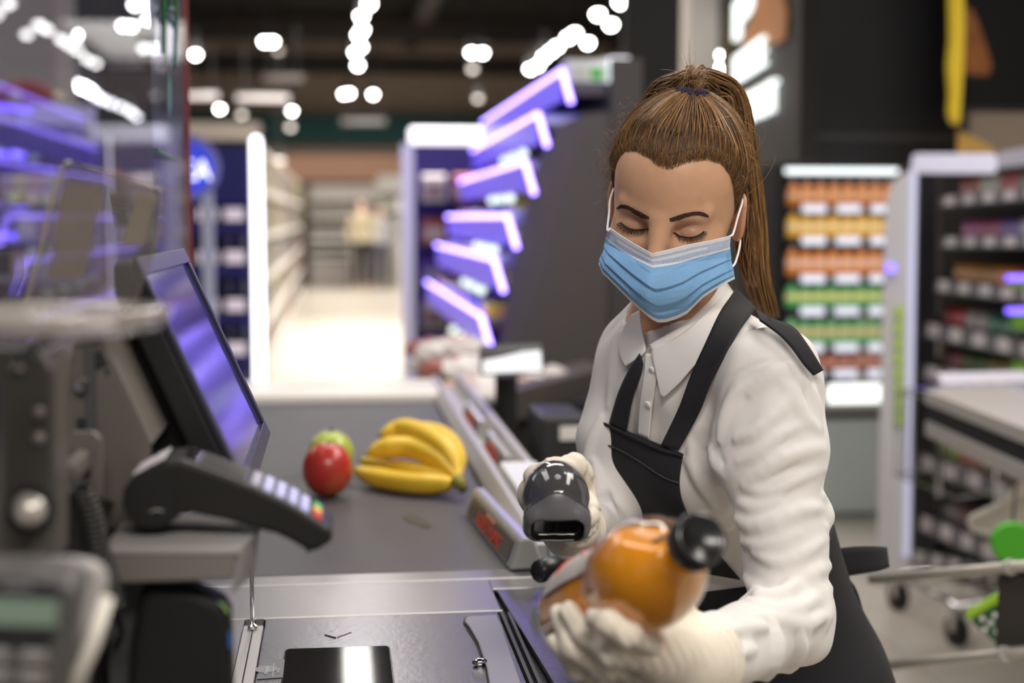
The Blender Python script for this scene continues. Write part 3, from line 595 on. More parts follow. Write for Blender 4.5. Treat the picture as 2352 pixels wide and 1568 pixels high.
MB().lathe([(.001,0),(.016,0),(.016,.012)],P(2044,615,5.30),(0,-1,0),n=12).build('violet_lamp',mat('violet_small',(.3,.2,1),emit=2.5,ecol=(.2,.12,1)),t)
def R_(u,v):      # point on the slanted front of the candy rack: d shrinks to the right
    return P(u,v,5.5-(u-2150)*.0025)
t=thing('candy_rack','black candy rack with grey-edged shelves at the right','shelf',PZ(2230,1300,0)+[.2,.2,0])
MB().prism([R_(2104,395)+[0,.0,0],R_(2152,395),R_(2150,1300),R_(2096,1300)],(.12,.30,0)).build('end_post',M_black,t)
MB().prism([R_(2100,398),R_(2108,352),R_(2290,352),R_(2290,398)],(.0,.05,.0)).build('header_light',E_head,t,bevel=.006)
MB().prism([R_(2104,395)+[.3,.45,0],R_(2480,395)+[.3,.45,0],R_(2480,1350)+[.3,.45,0],R_(2104,1300)+[.3,.45,0]],(.05,.05,0)).build('back_panel',M_black,t)
sh=[('top',(2165,452),(2400,428),24,[((.45,.12,.06),'red'),((.65,.66,.55),'pale green'),((.55,.10,.10),'crimson'),((.1,.3,.2),'green'),((.7,.62,.58),'pink-white')]),
 ('second',(2168,545),(2400,541),24,[((.55,.12,.35),'magenta'),((.5,.08,.2),'crimson'),((.2,.1,.4),'violet'),((.6,.6,.62),'silver'),((.25,.2,.22),'dark')]),
 ('third',(2150,642),(2400,668),28,[((.75,.35,.05),'orange'),((.55,.28,.06),'brown'),((.8,.30,.05),'bright orange'),((.65,.08,.06),'red'),((.6,.1,.1),'scarlet')]),
 ('fourth',(2126,740),(2400,795),34,[((.7,.06,.04),'red'),((.6,.55,.5),'pale'),((.05,.30,.15),'dark green'),((.1,.2,.12),'green-black'),((.25,.24,.22),'grey')]),
 ('fifth',(2122,838),(2400,890),34,[((.55,.18,.12),'red-brown'),((.15,.32,.08),'green'),((.5,.42,.1),'mustard'),((.65,.65,.62),'white'),((.7,.45,.1),'golden')]),
 ('sixth',(2112,1040),(2330,1120),36,[((.5,.6,.1),'lime'),((.7,.10,.05),'red'),((.45,.35,.2),'tan'),((.6,.3,.2),'brick')]),
 ('seventh',(2112,1180),(2300,1260),36,[((.55,.5,.48),'beige'),((.35,.2,.16),'brown'),((.4,.35,.35),'grey'),((.2,.15,.15),'dark')]),
 ('bottom',(2098,1262),(2260,1300),34,[((.6,.55,.52),'pale'),((.45,.42,.4),'grey'),((.1,.1,.4),'blue')])]
for nm,(ua,va),(ub,vb),hp,pc in sh:
    A_=R_(ua,va); B_=R_(ub,vb); A2=R_(ua-4,va+hp); B2=R_(ub,vb+hp+4)
    MB().prism([A_,B_,B2,A2],(.0,.02,0)).build('shelf_edge',mat('shelf_edge_grey',(.17,.16,.17),rough=.4),t)
    back=np.array([.22,.36,0]); MB().prism([A_+[0,.02,0],B_+[0,.02,0],B_+back,A_+back],(0,0,-.012)).build('shelf_board',M_dgrey,t)
    nt_=5 if ub>2330 else 4
    for j in range(nt_):
        q0=(j+.15)/nt_; q1=(j+.62)/nt_; n1=A_+(B_-A_)*q0; n2=A_+(B_-A_)*q1; m1=A2+(B2-A2)*q0; m2=A2+(B2-A2)*q1
        MB().prism([n1,n2,n2*.15+m2*.85,n1*.15+m1*.85],(0,-.008,0)).build('price_card',mat('price_card2',(.62,.58,.58),rough=.4),t)
    L_=np.linalg.norm(B_-A_); dr=(B_-A_)/L_; yaw=math.atan2(dr[1],dr[0]); N=len(pc); per=2
    for j,(c,cn) in enumerate(pc):
        for k2 in range(per):
            f=(j*per+k2+.5)/(N*per); c_=A_+(B_-A_)*f; nrmv=np.array([-dr[1],dr[0],0]); nrmv/=np.linalg.norm(nrmv); nrmv=nrmv if nrmv[1]>0 else -nrmv
            if k2==0: c=tuple(q*.62 for q in c); o0=pack('candy_pack','%s candy packet on the %s shelf of the right rack'%(cn,nm),'candy pack',(L_/(N*per)*.86,.12,.068),c,tuple(min(1,q+.25) for q in c),(0,0,0),'%s candy packets on the %s shelf of the right rack'%(cn,nm)); o=o0; first_=True
            else: o=dup(o0,(0,0,0))
            o.location=c_+nrmv*.12+[0,0,.001]; o.rotation_euler=(0,0,yaw)
MB().prism([R_(2330,345),R_(2420,330),R_(2420,372),R_(2300,385)],(0,.1,0)).build('top_rail',M_lav,t)
# violet-edged little shelf talkers near the right border
for v_ in (632,707): MB().prism([R_(2310,v_),R_(2400,v_-2),R_(2400,v_+10),R_(2310,v_+12)],(0,-.03,0)).build('violet_led',mat('violet_small'),t)
for v_,h_ in ((650,28),(722,34),(830,40)): MB().prism([R_(2322,v_),R_(2400,v_),R_(2400,v_+h_),R_(2322,v_+h_)],(0,-.03,0)).build('green_card',mat('green_card',(.20,.42,.05),rough=.5),t)
# ---------------------------------------------------------------- next checkout counter at the right
Z=.9; a=PZ(2128,898,Z); b=PZ(2370,990,Z); c=PZ(2370,878,Z); dd=PZ(2150,884,Z)
t=thing('checkout_counter','grey and black checkout counter with lavender top at right','checkout',(a[0]+.4,a[1]-.2,0))
MB().prism([a,b,b+[1.2,.3,0],c+[1.0,0,0],dd],(0,0,-.02)).build('counter_top',mat('counter_top_grey',(.20,.19,.24),rough=.22),t,bevel=.004)
e1=(b-a)/np.linalg.norm(b-a)
def band(z0,z1,mt,nm,o=0): MB().prism([a+[-o,-o,z1-Z],b+[-o,-o,z1-Z],b+[-o,-o,z0-Z],a+[-o,-o,z0-Z]],(.3,.08,0)).build(nm,mt,t,bevel=.004)
band(.865,.905,mat('rim_grey',(.38,.36,.34),rough=.4),'rim',.012); band(.815,.865,M_black,'black_band'); band(.77,.815,mat('rim_grey'),'lower_rim',.004)
MB().prism([PZ(2300,1075,.72)*0+P(2352,1080,3.35),P(2325,1110,3.45),P(2290,1150,3.55),P(2225,1180,3.7),P(2208,1200,3.72),P(2230,1225,3.7),P(2352,1262,3.5),P(2460,1262,3.4),P(2460,1080,3.3)],(.25,.12,0)).build('flared_base',mat('base_cream',(.55,.52,.47),rough=.45),t,bevel=.03,seg=4)
MB().prism([dd+[.02,0,.002],c+[0,0,.002],c+[0,.04,.03],dd+[.02,.04,.03]],(0,.02,0)).build('back_edge',M_lav,t)
MB().box((b[0]+.5,b[1]+.25,0),(b[0]+1.2,b[1]+.7,.77)).build('cabinet',mat('rim_grey'),t)
# green bag and balloon-like round tag
c=P(2325,1245,3.3); t=thing('green_tag','round bright green tag hanging at the counter corner','tag',c)
MB().lathe([(.001,.010),(.045,.010),(.05,.004),(.05,-.004),(.045,-.01),(.001,-.01)],c,(-.3,-1,.1),n=32).build('disc',mat('bright_green',(.055,.33,.015),rough=.4),t,bevel=.002); MB().tube([c+[0,0,.05],c+[.02,.03,.13]],.003,n=6).build('string',M_black,t)
t=thing('shopping_bag','dark green shopping bag with pale dots and lime rim on the cart','bag',P(2260,1470,3.0))
q=[P(2218,1412,3.0),P(2305,1352,3.0),P(2330,1420,3.0),P(2290,1482,3.0)]
MB().prism([P(2222,1425,3.0),P(2310,1375,3.0),P(2335,1440,3.0),P(2292,1485,3.0)],(.10,.10,0)).build('bag_body',mat('bag_green',(.01,.10,.045),rough=.5),t,bevel=.01,seg=3)
MB().prism([P(2216,1404,2.99),P(2305,1352,2.99),P(2312,1374,2.99),P(2222,1426,2.99)],(.11,.11,0)).build('bag_rim',mat('lime',(.30,.55,.03),rough=.5),t,bevel=.004)
for u,v in [(2256,1420),(2275,1430),(2262,1445),(2285,1412),(2290,1450)]: MB().lathe([(.001,.001),(.006,.001),(.006,0)],P(u,v,2.985),(-.1,-1,0),n=10).build('pale_dot',M_whiteP,t)
# lane rails with a dark gate panel
t=thing('lane_gate','lane railing of two grey tubes with a dark panel','gate',PZ(2300,1620,0))
MB().tube([P(2000,1330,2.75),P(2440,1292,2.45)],.0105,n=14).build('upper_tube',mat('tube_grey',(.36,.34,.30),rough=.35,metal=.3),t,smooth=True)
MB().tube([P(1985,1533,2.75),P(2440,1488,2.45)],.0105,n=14).build('lower_tube',mat('tube_grey'),t,smooth=True)
MB().prism([P(2300,1316,2.555),P(2440,1308,2.46),P(2440,1478,2.46),P(2292,1492,2.56)],(0,.012,0)).build('gate_panel',mat('gate_panel',(.055,.050,.045),rough=.5),t,bevel=.003)
for (u,v) in [(2320,1302),(2306,1502)]: MB().tube([P(u-3,v,2.53),P(u+6,v,2.52)],.015,n=12).build('clamp_ring',M_grey,t)
p0=P(2425,1400,2.46); MB().box((p0[0],p0[1],0),(p0[0]+.05,p0[1]+.05,1.0)).build('gate_post',mat('tube_grey'),t)
# shopping cart: wire base and castors
t=thing('shopping_cart','chrome wire shopping cart standing beyond the railing','cart',PZ(2130,1440,0))
w1=PZ(2062,1400,0); w2=PZ(2196,1482,0); w3=w1+np.array([.42,.10,0]); w4=w2+np.array([.38,.12,0])
def castor(p):
    o=MB().lathe([(.02,-.014),(.05,-.014),(.052,0),(.05,.014),(.02,.014)],p+[0,0,.052],(1,.2,0),n=20).build('wheel',M_black,t,smooth=True)
    MB().box(p+np.array([-.02,-.02,.05]),p+np.array([.02,.02,.125])).build('fork',M_chrome,o); return p+np.array([0,0,.13])
tp=[castor(p) for p in (w1,w3,w4,w2)]
for i in range(4): MB().tube([tp[i],tp[(i+1)%4]],.009,n=8).build('base_tube',M_chrome,t,smooth=True)
for i in range(9):
    q=i/8; MB().tube([tp[0]+(tp[3]-tp[0])*q,tp[1]+(tp[2]-tp[1])*q],.003,n=5).build('base_wire',M_chrome,t)
up_=[p+np.array([0,0,.38])+np.array([-.02,0,0]) for p in tp]
for i in (1,2): MB().tube([tp[i],up_[i]],.010,n=8).build('upright_tube',M_chrome,t)
bas=[up_[0]+[0,0,-.02],up_[1],up_[2],up_[3]+[0,0,-.02]]; topb=[p+np.array([0,0,.30]) for p in bas]
for i in range(4):
    for R2 in (bas,topb): MB().tube([R2[i],R2[(i+1)%4]],.004,n=5).build('basket_wire',M_chrome,t)
m=MB()
for i in range(4):
    for q in np.linspace(0,1,12)[:-1]:
        A_=bas[i]+(bas[(i+1)%4]-bas[i])*q; B_=topb[i]+(topb[(i+1)%4]-topb[i])*q; m.tube([A_,B_],.0018,n=4)
m.build('basket_mesh',M_chrome,t)
# ---------------------------------------------------------------- things left of the clear screen
def lbox(u0,v0,u1,v1,d,dep,mt,t,nm,bev=.0):
    a=P(u0,v1,d); b=P(u1,v0,d); return MB().box((a[0],a[1],a[2]),(b[0],a[1]+dep,b[2])).build(nm,mt,t,bevel=bev)
t=thing('promo_rack','dark promo rack with lavender header behind the clear screen','shelf',P(120,900,6.8)*[1,1,0])
lbox(40,240,208,284,6.8,.1,mat('lav_header',(.55,.53,.70),rough=.4,emit=.25,ecol=(.7,.65,1)),t,'header_board',.01)
lbox(-60,284,205,400,6.85,.3,mat('violet_dark'),t,'back_panel'); a=P(-60,400,6.85); b=P(205,400,6.85); MB().box((a[0],a[1],0),(b[0],a[1]+.3,a[2])).build('lower_body',mat('promo_low',(.16,.13,.12),rough=.6),t)
for (u0,u1,v) in [(-40,62,475),(-40,62,545),(-30,70,250),(-40,20,356),(25,58,358)]: 
    A_=P(u0,v-8,6.7); B_=P(u1,v+ (4 if v==250 else 0),6.7); MB().tube([A_,B_],.012,n=8).build('led_strip',mat('led2',(.3,.2,1),emit=3.5,ecol=(.16,.10,1)),t)
for i,(u,v,c,cn) in enumerate([(50,440,(.75,.70,.25),'yellow-green'),(85,440,(.7,.5,.4),'peach'),(20,440,(.5,.4,.4),'mauve'),(120,440,(.6,.55,.5),'beige'),(60,520,(.65,.6,.62),'pale'),(110,520,(.4,.25,.22),'brown'),(150,520,(.55,.5,.5),'grey'),(50,610,(.6,.45,.42),'pink'),(100,610,(.45,.42,.4),'taupe'),(145,610,(.3,.22,.2),'dark brown')]):
    c_=P(u,v+28,6.62); pack('snack_box','%s snack box on the promo rack behind the clear screen'%cn,'snack box',(.09,.08,.13),c,tuple(min(1,q+.2) for q in c),c_,None)
for v in (468,548,638): a=P(-60,v,6.6); b=P(205,v,6.6); MB().box((a[0],a[1]-.05,a[2]-.015),(b[0],a[1]+.22,a[2])).build('shelf_board',M_lav,t)
t=thing('hanging_balloon','red and cream rounded advertising topper above the promo rack','sign',P(70,215,7.2))
for nm,cuv,r_,mt_ in [('red_dome',(60,238),(.17,.05,.115),mat('dome_red',(.30,.02,.02),rough=.5)),('cream_disc',(45,232),(.085,.055,.085),mat('dome_cream',(.80,.72,.42),rough=.5)),('cream_knob',(134,228),(.025,.05,.04),mat('dome_cream'))]:
    c=P(*cuv,7.2); v_,F_=surface(lambda p: np.maximum(ell(c,r_)(p),c[2]-.03-p[:,2]),c-.25,c+.25,.012,newton=1); mesh_np(nm,v_,F_,mt_,t)
t=thing('tube_light_stand','tall white light tube standing behind the clear screen','light',P(255,900,7.6)*[1,1,0])
a=P(246,312,7.6); b=P(264,900,7.6); MB().box((a[0],a[1],.3),(b[0],a[1]+.05,a[2])).build('tube',mat('tube2',(1,1,1),emit=.8,ecol=(.85,.84,1)),t,bevel=.01); MB().box((a[0]-.02,a[1]-.02,0),(b[0]+.02,a[1]+.08,.3)).build('foot',M_lav,t)
struct(MB().box((P(1432,300,12.5)[0],P(1432,300,12.5)[1],0),(P(1432,300,12.5)[0]+2.2,P(1432,300,12.5)[1]+.1,5.59)).build('wall_dark',mat('bulk2')))
t=thing('side_shelf','grey shelf with pink and pale goods behind the clear screen','shelf',P(330,900,7.8)*[1,1,0])
a=P(268,400,8.4); b=P(395,400,8.4); MB().box((a[0],a[1],0),(b[0],a[1]+.05,1.9)).build('back_panel',mat('side_back',(.12,.10,.16),rough=.6),t)
for v in (470,560,650,740): p=P(268,v,8.2); q=P(395,v,8.2); MB().box((p[0],p[1],p[2]-.02),(q[0],p[1]+.2,p[2])).build('shelf_board',M_grey,t)
for i,(u,v,c,cn) in enumerate([(374,470,(.6,.15,.4),'pink'),(345,470,(.6,.55,.58),'pale'),(322,470,(.6,.5,.6),'lilac'),(374,560,(.6,.10,.30),'magenta'),(350,560,(.3,.45,.3),'green'),(285,560,(.5,.45,.42),'grey'),(310,560,(.5,.4,.35),'tan'),(300,470,(.4,.3,.3),'brown')]):
    pack('grocery_box','%s box on the grey shelf behind the clear screen'%cn,'box',(.07,.1,.16),c,tuple(min(1,q+.2) for q in c),P(u,v,8.17)+[0,0,.001],None)
# ================================================================ THE CHECKOUT IN FRONT
Z=.9
M_belt=mat('belt_rubber',(.075,.072,.080),rough=.42,bump=.3,nscale=1200,noise=.10)
M_stain=mat('belt_stain',(.05,.04,.03),rough=.5)
t=thing('checkout_desk','steel-topped checkout desk carrying the grey conveyor belt','checkout',(-.05,2.5,0))
MB().box((-.44,.55,0),(.30,4.22,.855)).build('cabinet',M_dgrey,t,bevel=.01)
MB().box((.25,1.0,0),(.29,4.2,.86)).build('kick_panel',M_black,t)
bl=MB().box((-.42,1.985,.862),(.266,3.88,.90)); belt=bl.build('conveyor_belt',M_belt,t,bevel=.006)
bp=[PZ(u,v,.9008) for u,v in [(922,1185),(940,1180),(962,1186),(984,1200),(992,1210),(975,1212),(955,1203),(935,1196)]]
MB().prism(bp,(0,0,.0003)).build('stain',M_stain,belt)
MB().box((-.45,3.89,.86),(.285,4.20,.925)).build('end_cap',mat('white_enamel',(.78,.74,.70),rough=.3),t,bevel=.012,seg=3)
# right side rail, white cover and divider channel
MB().prism([(.268,1.99,.86),(.268,1.99,.908),(.285,1.99,.932),(.298,1.99,.932),(.300,1.99,.86)],(0,2.22,0)).build('side_rail',mat('rail_alu',(.52,.51,.50),rough=.4,metal=.4),t)
MB().box((.301,1.995,.86),(.372,2.62,.945)).build('rail_cover',mat('cover_white',(.74,.75,.76),rough=.35),t,bevel=.006,seg=3)
MB().prism([(.301,2.62,.86),(.301,2.62,.905),(.318,2.62,.898),(.345,2.62,.898),(.358,2.62,.935),(.372,2.62,.935),(.372,2.62,.86)],(0,1.58,0)).build('divider_channel',mat('rail_alu'),t)
# steel plates
def plate(x0,x1,y0,y1,nm,mt=M_steel,z=Z,h=.006): return MB().box((x0,y0,z-h),(x1,y1,z)).build(nm,mt,t,bevel=.0012)
Y1=PZ(850,1337,Z)[1]; Y2=PZ(850,1412,Z)[1]; XR=PZ(1135,1358,Z)[0]; YR=PZ(1180,1351,Z)[1]
plate(-.44,.372,Y1+.002,1.982,'steel_lip'); plate(-.44,XR-.001,Y2+.002,Y1-.001,'steel_plate'); 
MB().box((-.44,.55,.85),(.36,Y1,.889)).build('top_core',M_black,t)
xg0=PZ(1145,1412,Z)[0]; 
plate(PZ(607,1440,Z)[0],xg0-.0,1.20,Y2-.001,'scanner_plate',mat('scanner_steel',(.40,.39,.43),rough=.27,metal=1,noise=.14,nscale=140,nstretch=(1,1,1),bump=.10))
plate(-.44,PZ(559,1440,Z)[0],1.20,Y2-.001,'left_plate'); 
rp_=MB().prism([(XR+.004,YR,Z-.006),(.362,YR,Z-.006),(.362,1.20,Z-.006),(XR+.035,1.20,Z-.006)],(0,0,.006)).build('right_plate',mat('scanner_steel'),t,bevel=.0012)
plate(XR-.001,.362,YR+.002,Y1-.001,'steel_plate')
for y in (Y1,Y2): MB().tube([(-.44,y,Z-.0005),(XR if y==Y2 else .37,y,Z-.0005)],.0016,n=6).build('bright_seam',mat('seam_gleam',(.85,.84,.80),rough=.25),t)  # pale colour stands in for the gleam of the chrome strips
MB().tube([(XR,YR+.001,Z-.0005),(.362,YR+.001,Z-.0005)],.0013,n=6).build('bright_seam',mat('seam_gleam',(.85,.84,.80),rough=.25),t)
for dx in (.004,.013): MB().box((xg0+dx,1.20,Z-.010),(xg0+dx+.004,Y2-.004,Z-.001)).build('gap_rail',M_dgrey,t)
# scanner glass, chevron, label, flap, corner rail
g=[PZ(u,v,Z) for u,v in [(657,1497),(664,1492),(886,1485),(893,1489)]]; g=[p*[1,1,0] for p in g]; yb=1.36
gl=[(g[0][0],g[0][1],Z),(g[1][0],g[1][1],Z),(g[2][0],g[2][1],Z),(g[3][0],g[3][1],Z),(g[3][0],yb,Z),(g[0][0],yb,Z)]
fr=MB().prism([(x+(.0018 if x>0 else -.0018),y+.0018*(1 if y>1.5 else -1),Z-.002) for x,y,z in gl],(0,0,.0028)).build('glass_frame',M_chrome,t)
MB().prism([(x,y,Z-.001) for x,y,z in gl],(0,0,.0024)).build('scanner_glass',mat('black_glass',(.006,.006,.008),rough=.03,coat=.6),t)
mg=MB()
for a_,b_ in [((746,1457),(771,1464)),((776,1463),(806,1452))]: mg.tube([PZ(*a_,Z+.0005),PZ(*b_,Z+.0005)],.0011,n=6)
mg.build('embossed_chevron',mat('scanner_steel'),t)
lp=[PZ(u,v,Z+.0004) for u,v in [(600,1517),(654,1515),(650,1556),(590,1560)]]
lab=MB().prism(lp,(0,0,.0006)).build('maker_label',mat('label_grey',(.16,.17,.18),rough=.4),t)
cc=sum(PZ(u,v,Z) for u,v in [(595,1540),(628,1522)])/2; cc=PZ(612,1539,Z)
MB().lathe([(.0001,.0016),(.0125,.0016),(.0125,.0009)],cc,(0,0,1),n=32).build('label_disc',mat('label_disc',(.26,.27,.28),rough=.4),lab)
def ttext(txt,u,v,h,xd,yd,mt,parent,z=Z+.0022,nm='lettering'):
    o=text_obj(nm,txt,h,mt,Matrix.Identity(4),extrude=.00015); c=PZ(u,v,z); Lc=np.zeros(3); q=parent
    while q is not None:
        if q in LOCS: Lc=LOCS[q][0]; break
        q=q.parent
    o.data.transform(frame(c-Lc,xd,yd)); o.parent=parent; return o
M_lt=mat('label_print',(.62,.63,.62),rough=.5)
ttext('(Magellan',612,1539,.0065,(0,1,0),(-1,0,0),M_lt,lab); ttext('8 4 0 0',639,1539,.005,(0,1,0),(-1,0,0),M_lt,lab)
MB().tube([PZ(629,1522,Z+.0015),PZ(626,1554,Z+.0015)],.0004,n=4).build('label_line',M_lt,lab)
fl_=[PZ(u,v,Z+.001) for u,v in [(1070,1424),(1082,1421),(1140,1418),(1152,1440),(1205,1600),(1128,1600),(1118,1540),(1098,1480),(1078,1445),(1067,1432)]]
fl=MB().prism(fl_,(0,0,.004)).build('produce_flap',mat('flap_grey',(.36,.36,.40),rough=.35,metal=.3),t,bevel=.0015)
MB().prism([PZ(u,v,Z+.0004) for u,v in [(1063,1430),(1068,1418),(1142,1414),(1150,1440),(1150,1600),(1124,1600),(1114,1540),(1094,1480),(1073,1446)]],(0,0,.0006)).build('flap_gap',M_black,t)
c=PZ(1102,1520,Z+.004); v_,F_=surface(ell(c,(.009,.006,.005)),c-.02,c+.02,.0016); mesh_np('flap_latch',v_,F_,M_chrome,fl)
for i,(u0,u1) in enumerate([(560,581),(583,605)]):
    q=[PZ(u0,1440,Z+.001),PZ(u1,1439,Z+.001)]; x0,x1=q[0][0],q[1][0]; MB().box((x0,1.2,Z-.003),(x1,q[0][1],Z+.003)).build('corner_rail',mat('rail_alu'),t,bevel=.001)
    MB().box((x0+.001,q[0][1]+.001,Z-.002),(x1-.001,Y2-.003,Z+.0008)).build('rail_socket',M_black,t)
# steel rod standing at the corner
a=PZ(580,1443,Z+.004); tr=thing('steel_rod','thin upright steel rod between card tray and steel top','rod',a)
MB().tube([a,a+[0,0,.05],a+[0,0,.112]],.0026,n=12).build('rod',M_chrome,tr,smooth=True); MB().lathe([(.006,0),(.006,.004),(.003,.006)],a,n=16).build('rod_foot',M_chrome,tr)
# ---------------------------------------------------------------- goods divider on the belt and one in the channel
def divider(p1,p2,lab,w=.052,h=.046,txt=True,fac=1):
    p1=np.array(p1,float); p2=np.array(p2,float); d=(p2-p1)/np.linalg.norm(p2-p1); s=np.cross(d,[0,0,1.]); 
    if s[0]<0: s=-s
    t=thing('goods_divider',lab,'divider',(p1+p2)/2)
    prof=[(0,0),(w*.30,h*.93),(w*.40,h),(w*.60,h),(w*.70,h*.93),(w,0)]
    MB().prism([p1+s*a+np.array([0,0,b]) for a,b in prof],p2-p1).build('divider_bar',mat('divider_grey',(.40,.40,.38),rough=.25,coat=.3),t,bevel=.004,seg=3)
    upv=np.array([0,0,1.])*h*.93+s*w*.30; upv/=np.linalg.norm(upv); n=np.cross(d,upv); n=n if n[0]<0 else -n; L=np.linalg.norm(p2-p1)
    o0=p1+n*.0012
    MB().prism([o0+d*L*.07+upv*.007,o0+d*L*.93+upv*.007,o0+d*L*.93+upv*.038,o0+d*L*.07+upv*.038],n*.0008).build('insert',mat('divider_insert',(.13,.115,.10),rough=.3),t)
    for tx,sz,al,up_ in [('SLEDECI  KUPAC',.026,.52,.017),('HVALA  HVALA',.010,.50,.033)]:
        ct=o0+d*L*al+upv*up_+n*.0016; xd=-d if np.dot(np.cross(-d,upv),n)>0 else d
        o=text_obj('red_lettering',tx,sz,mat('divider_red' if sz>.02 else 'divider_orange',(.75,.09,.04) if sz>.02 else (.6,.2,.08),rough=.5),Matrix.Identity(4)); o.data.transform(frame(ct-LOCS[t][0],xd,upv)); 
        o.parent=t
        if sz>.02: pass
    return t
divider(PZ(1066,1182,.9005),PZ(1170,1311,.9005),'goods divider with red lettering lying on the belt beside the rail')
divider((.314,2.72,.899),(.312,3.05,.899),'goods divider in the rail channel, the nearer one',w=.036,h=.040)
divider((.314,3.20,.899),(.312,3.55,.899),'goods divider in the rail channel, the farther one',w=.036,h=.040)
# black rubber plug at the end of the rail
a=P(1240,1312,1.86); b=P(1296,1296,1.92); t=thing('scanner_cable','black scanner cable with rubber plug at the rail end','cable',a)
MB().tube([a+[-.004,0,0],a,a+(b-a)*.5,b,b+(b-a)*.3],[.008,.0155,.0165,.0150,.010],n=18).build('rubber_plug',mat('rubber_black',(.018,.018,.018),rough=.35),t,smooth=True)
cb=interp_poly([P(1330,1228,1.47),P(1345,1240,1.48),P(1356,1256,1.52),P(1345,1290,1.70),P(1310,1296,1.90),b],30); MB().tube(cb,.0028,n=8).build('cord',mat('rubber_black'),t,smooth=True)
# ---------------------------------------------------------------- fruit on the belt
def fruit(c,r,lab,nm,mt,elong=1.08,stem=True):
    c=np.array(c); t=thing(nm,lab,'fruit',c-[0,0,r]); 
    f=lambda p: smax(ell(c,(r,r*.98,r*elong))(p),-ell(c+[0,0,r*elong*1.05],(r*.25,r*.25,r*.16))(p),r*.2)
    v,F=surface(f,c-r*1.4,c+r*1.4,r/9); mesh_np('flesh',v,F,mt,t)
    if stem: MB().tube([c+[0,0,r*.9],c+[.002,0,r*1.12]],.0022,n=6).build('stem',mat('stem_brown',(.08,.05,.02),rough=.7),t)
def grad_mat(name,c1,c2,scale,pos=.5):
    m=mat(name,c1,rough=.32,coat=.25); nt=m.node_tree; b=nt.nodes['Principled BSDF']; tc=nt.nodes.new('ShaderNodeTexCoord'); n=nt.nodes.new('ShaderNodeTexNoise'); n.inputs['Scale'].default_value=scale; n.inputs['Detail'].default_value=5
    r=nt.nodes.new('ShaderNodeValToRGB'); r.color_ramp.elements[0].color=(*c1,1); r.color_ramp.elements[1].color=(*c2,1); r.color_ramp.elements[0].position=pos-.12; r.color_ramp.elements[1].position=pos+.15
    nt.links.new(tc.outputs['Object'],n.inputs['Vector']); nt.links.new(n.outputs['Fac'],r.inputs[0]); nt.links.new(r.outputs[0],b.inputs['Base Color']); return m
ra=.0445
fruit([*PZ(752,1078,.9+ra*1.12)[:2],.9+ra*1.13],ra,'red apple in front of the green one on the belt','apple',grad_mat('apple_red',(.50,.035,.025),(.62,.16,.04),14,.62),1.12)
fruit([*PZ(760,1042,.9+ra*1.0)[:2],.9+ra*1.02],ra,'green apple behind the red one on the belt','apple',grad_mat('apple_green',(.36,.48,.05),(.50,.50,.10),12,.5),1.0)
Mban=mat('banana_skin',(.80,.53,.035),rough=.42,noise=.10,nscale=25,coat=.1)
tb=thing('banana_bunch','bunch of ripe yellow bananas lying on the belt','fruit',PZ(940,1110,.9))
st_=PZ(1052,1108,.925)
bans=[([(1050,1106,.930),(1010,1112,.924),(940,1110,.921),(868,1098,.921),(812,1078,.927)],.0205),
 ([(1050,1102,.933),(1000,1092,.930),(930,1080,.928),(870,1068,.928),(828,1056,.932)],.0180),
 ([(1052,1098,.936),(1012,1058,.955),(950,1030,.968),(890,1028,.968),(842,1044,.955)],.0210),
 ([(1054,1094,.938),(1034,1040,.970),(985,1003,.990),(925,985,.996),(872,1000,.985)],.0215),
 ([(1056,1096,.936),(1050,1040,.955),(1015,1000,.965),(960,990,.965),(905,1005,.955)],.0200)]
for pth,r in bans:
    q=interp_poly([PZ(u,v,z) for u,v,z in pth],30); s=np.linspace(0,1,30); rr=r*np.interp(s,[0,.06,.16,.35,.75,.92,.98,1],[.32,.36,.72,1,1,.66,.30,.14])
    k=15; m=MB(); tt=np.gradient(q,axis=0); tt/=np.linalg.norm(tt,axis=1)[:,None]; G=[]
    for i in range(30):
        a=np.cross(tt[i],[0,0,1.]); a/=np.linalg.norm(a); b=np.cross(a,tt[i]); G.append([q[i]+rr[i]*(1+.05*math.cos(5*x))*(a*math.cos(x)+b*math.sin(x)) for x in np.linspace(0,2*math.pi,k,endpoint=False)])
    G=np.array(G); mb=MB().grid(G,0,wrap=True); n0=mb.n; mb.add([q[-1]],[]); mb.f+=[((29)*k+j,(29)*k+(j+1)%k,n0) for j in range(k)]; mb.m+=[0]*k
    o=mb.build('banana',Mban,tb,smooth=True,sub=1)
    MB().tube([q[-2],q[-1]+(q[-1]-q[-2])*.35],[.0055,.003],n=8).build('tip',mat('banana_tip',(.07,.05,.02),rough=.8),o)
MB().tube([PZ(1046,1100,.938),PZ(1058,1112,.930),PZ(1064,1122,.922)],[.013,.012,.008],n=10).build('stem',mat('banana_stem',(.30,.25,.05),rough=.6),tb,smooth=True)
MB().tube([PZ(1062,1121,.923),PZ(1066,1127,.918)],[.008,.007],n=10).build('stem_end',mat('banana_tip'),tb)
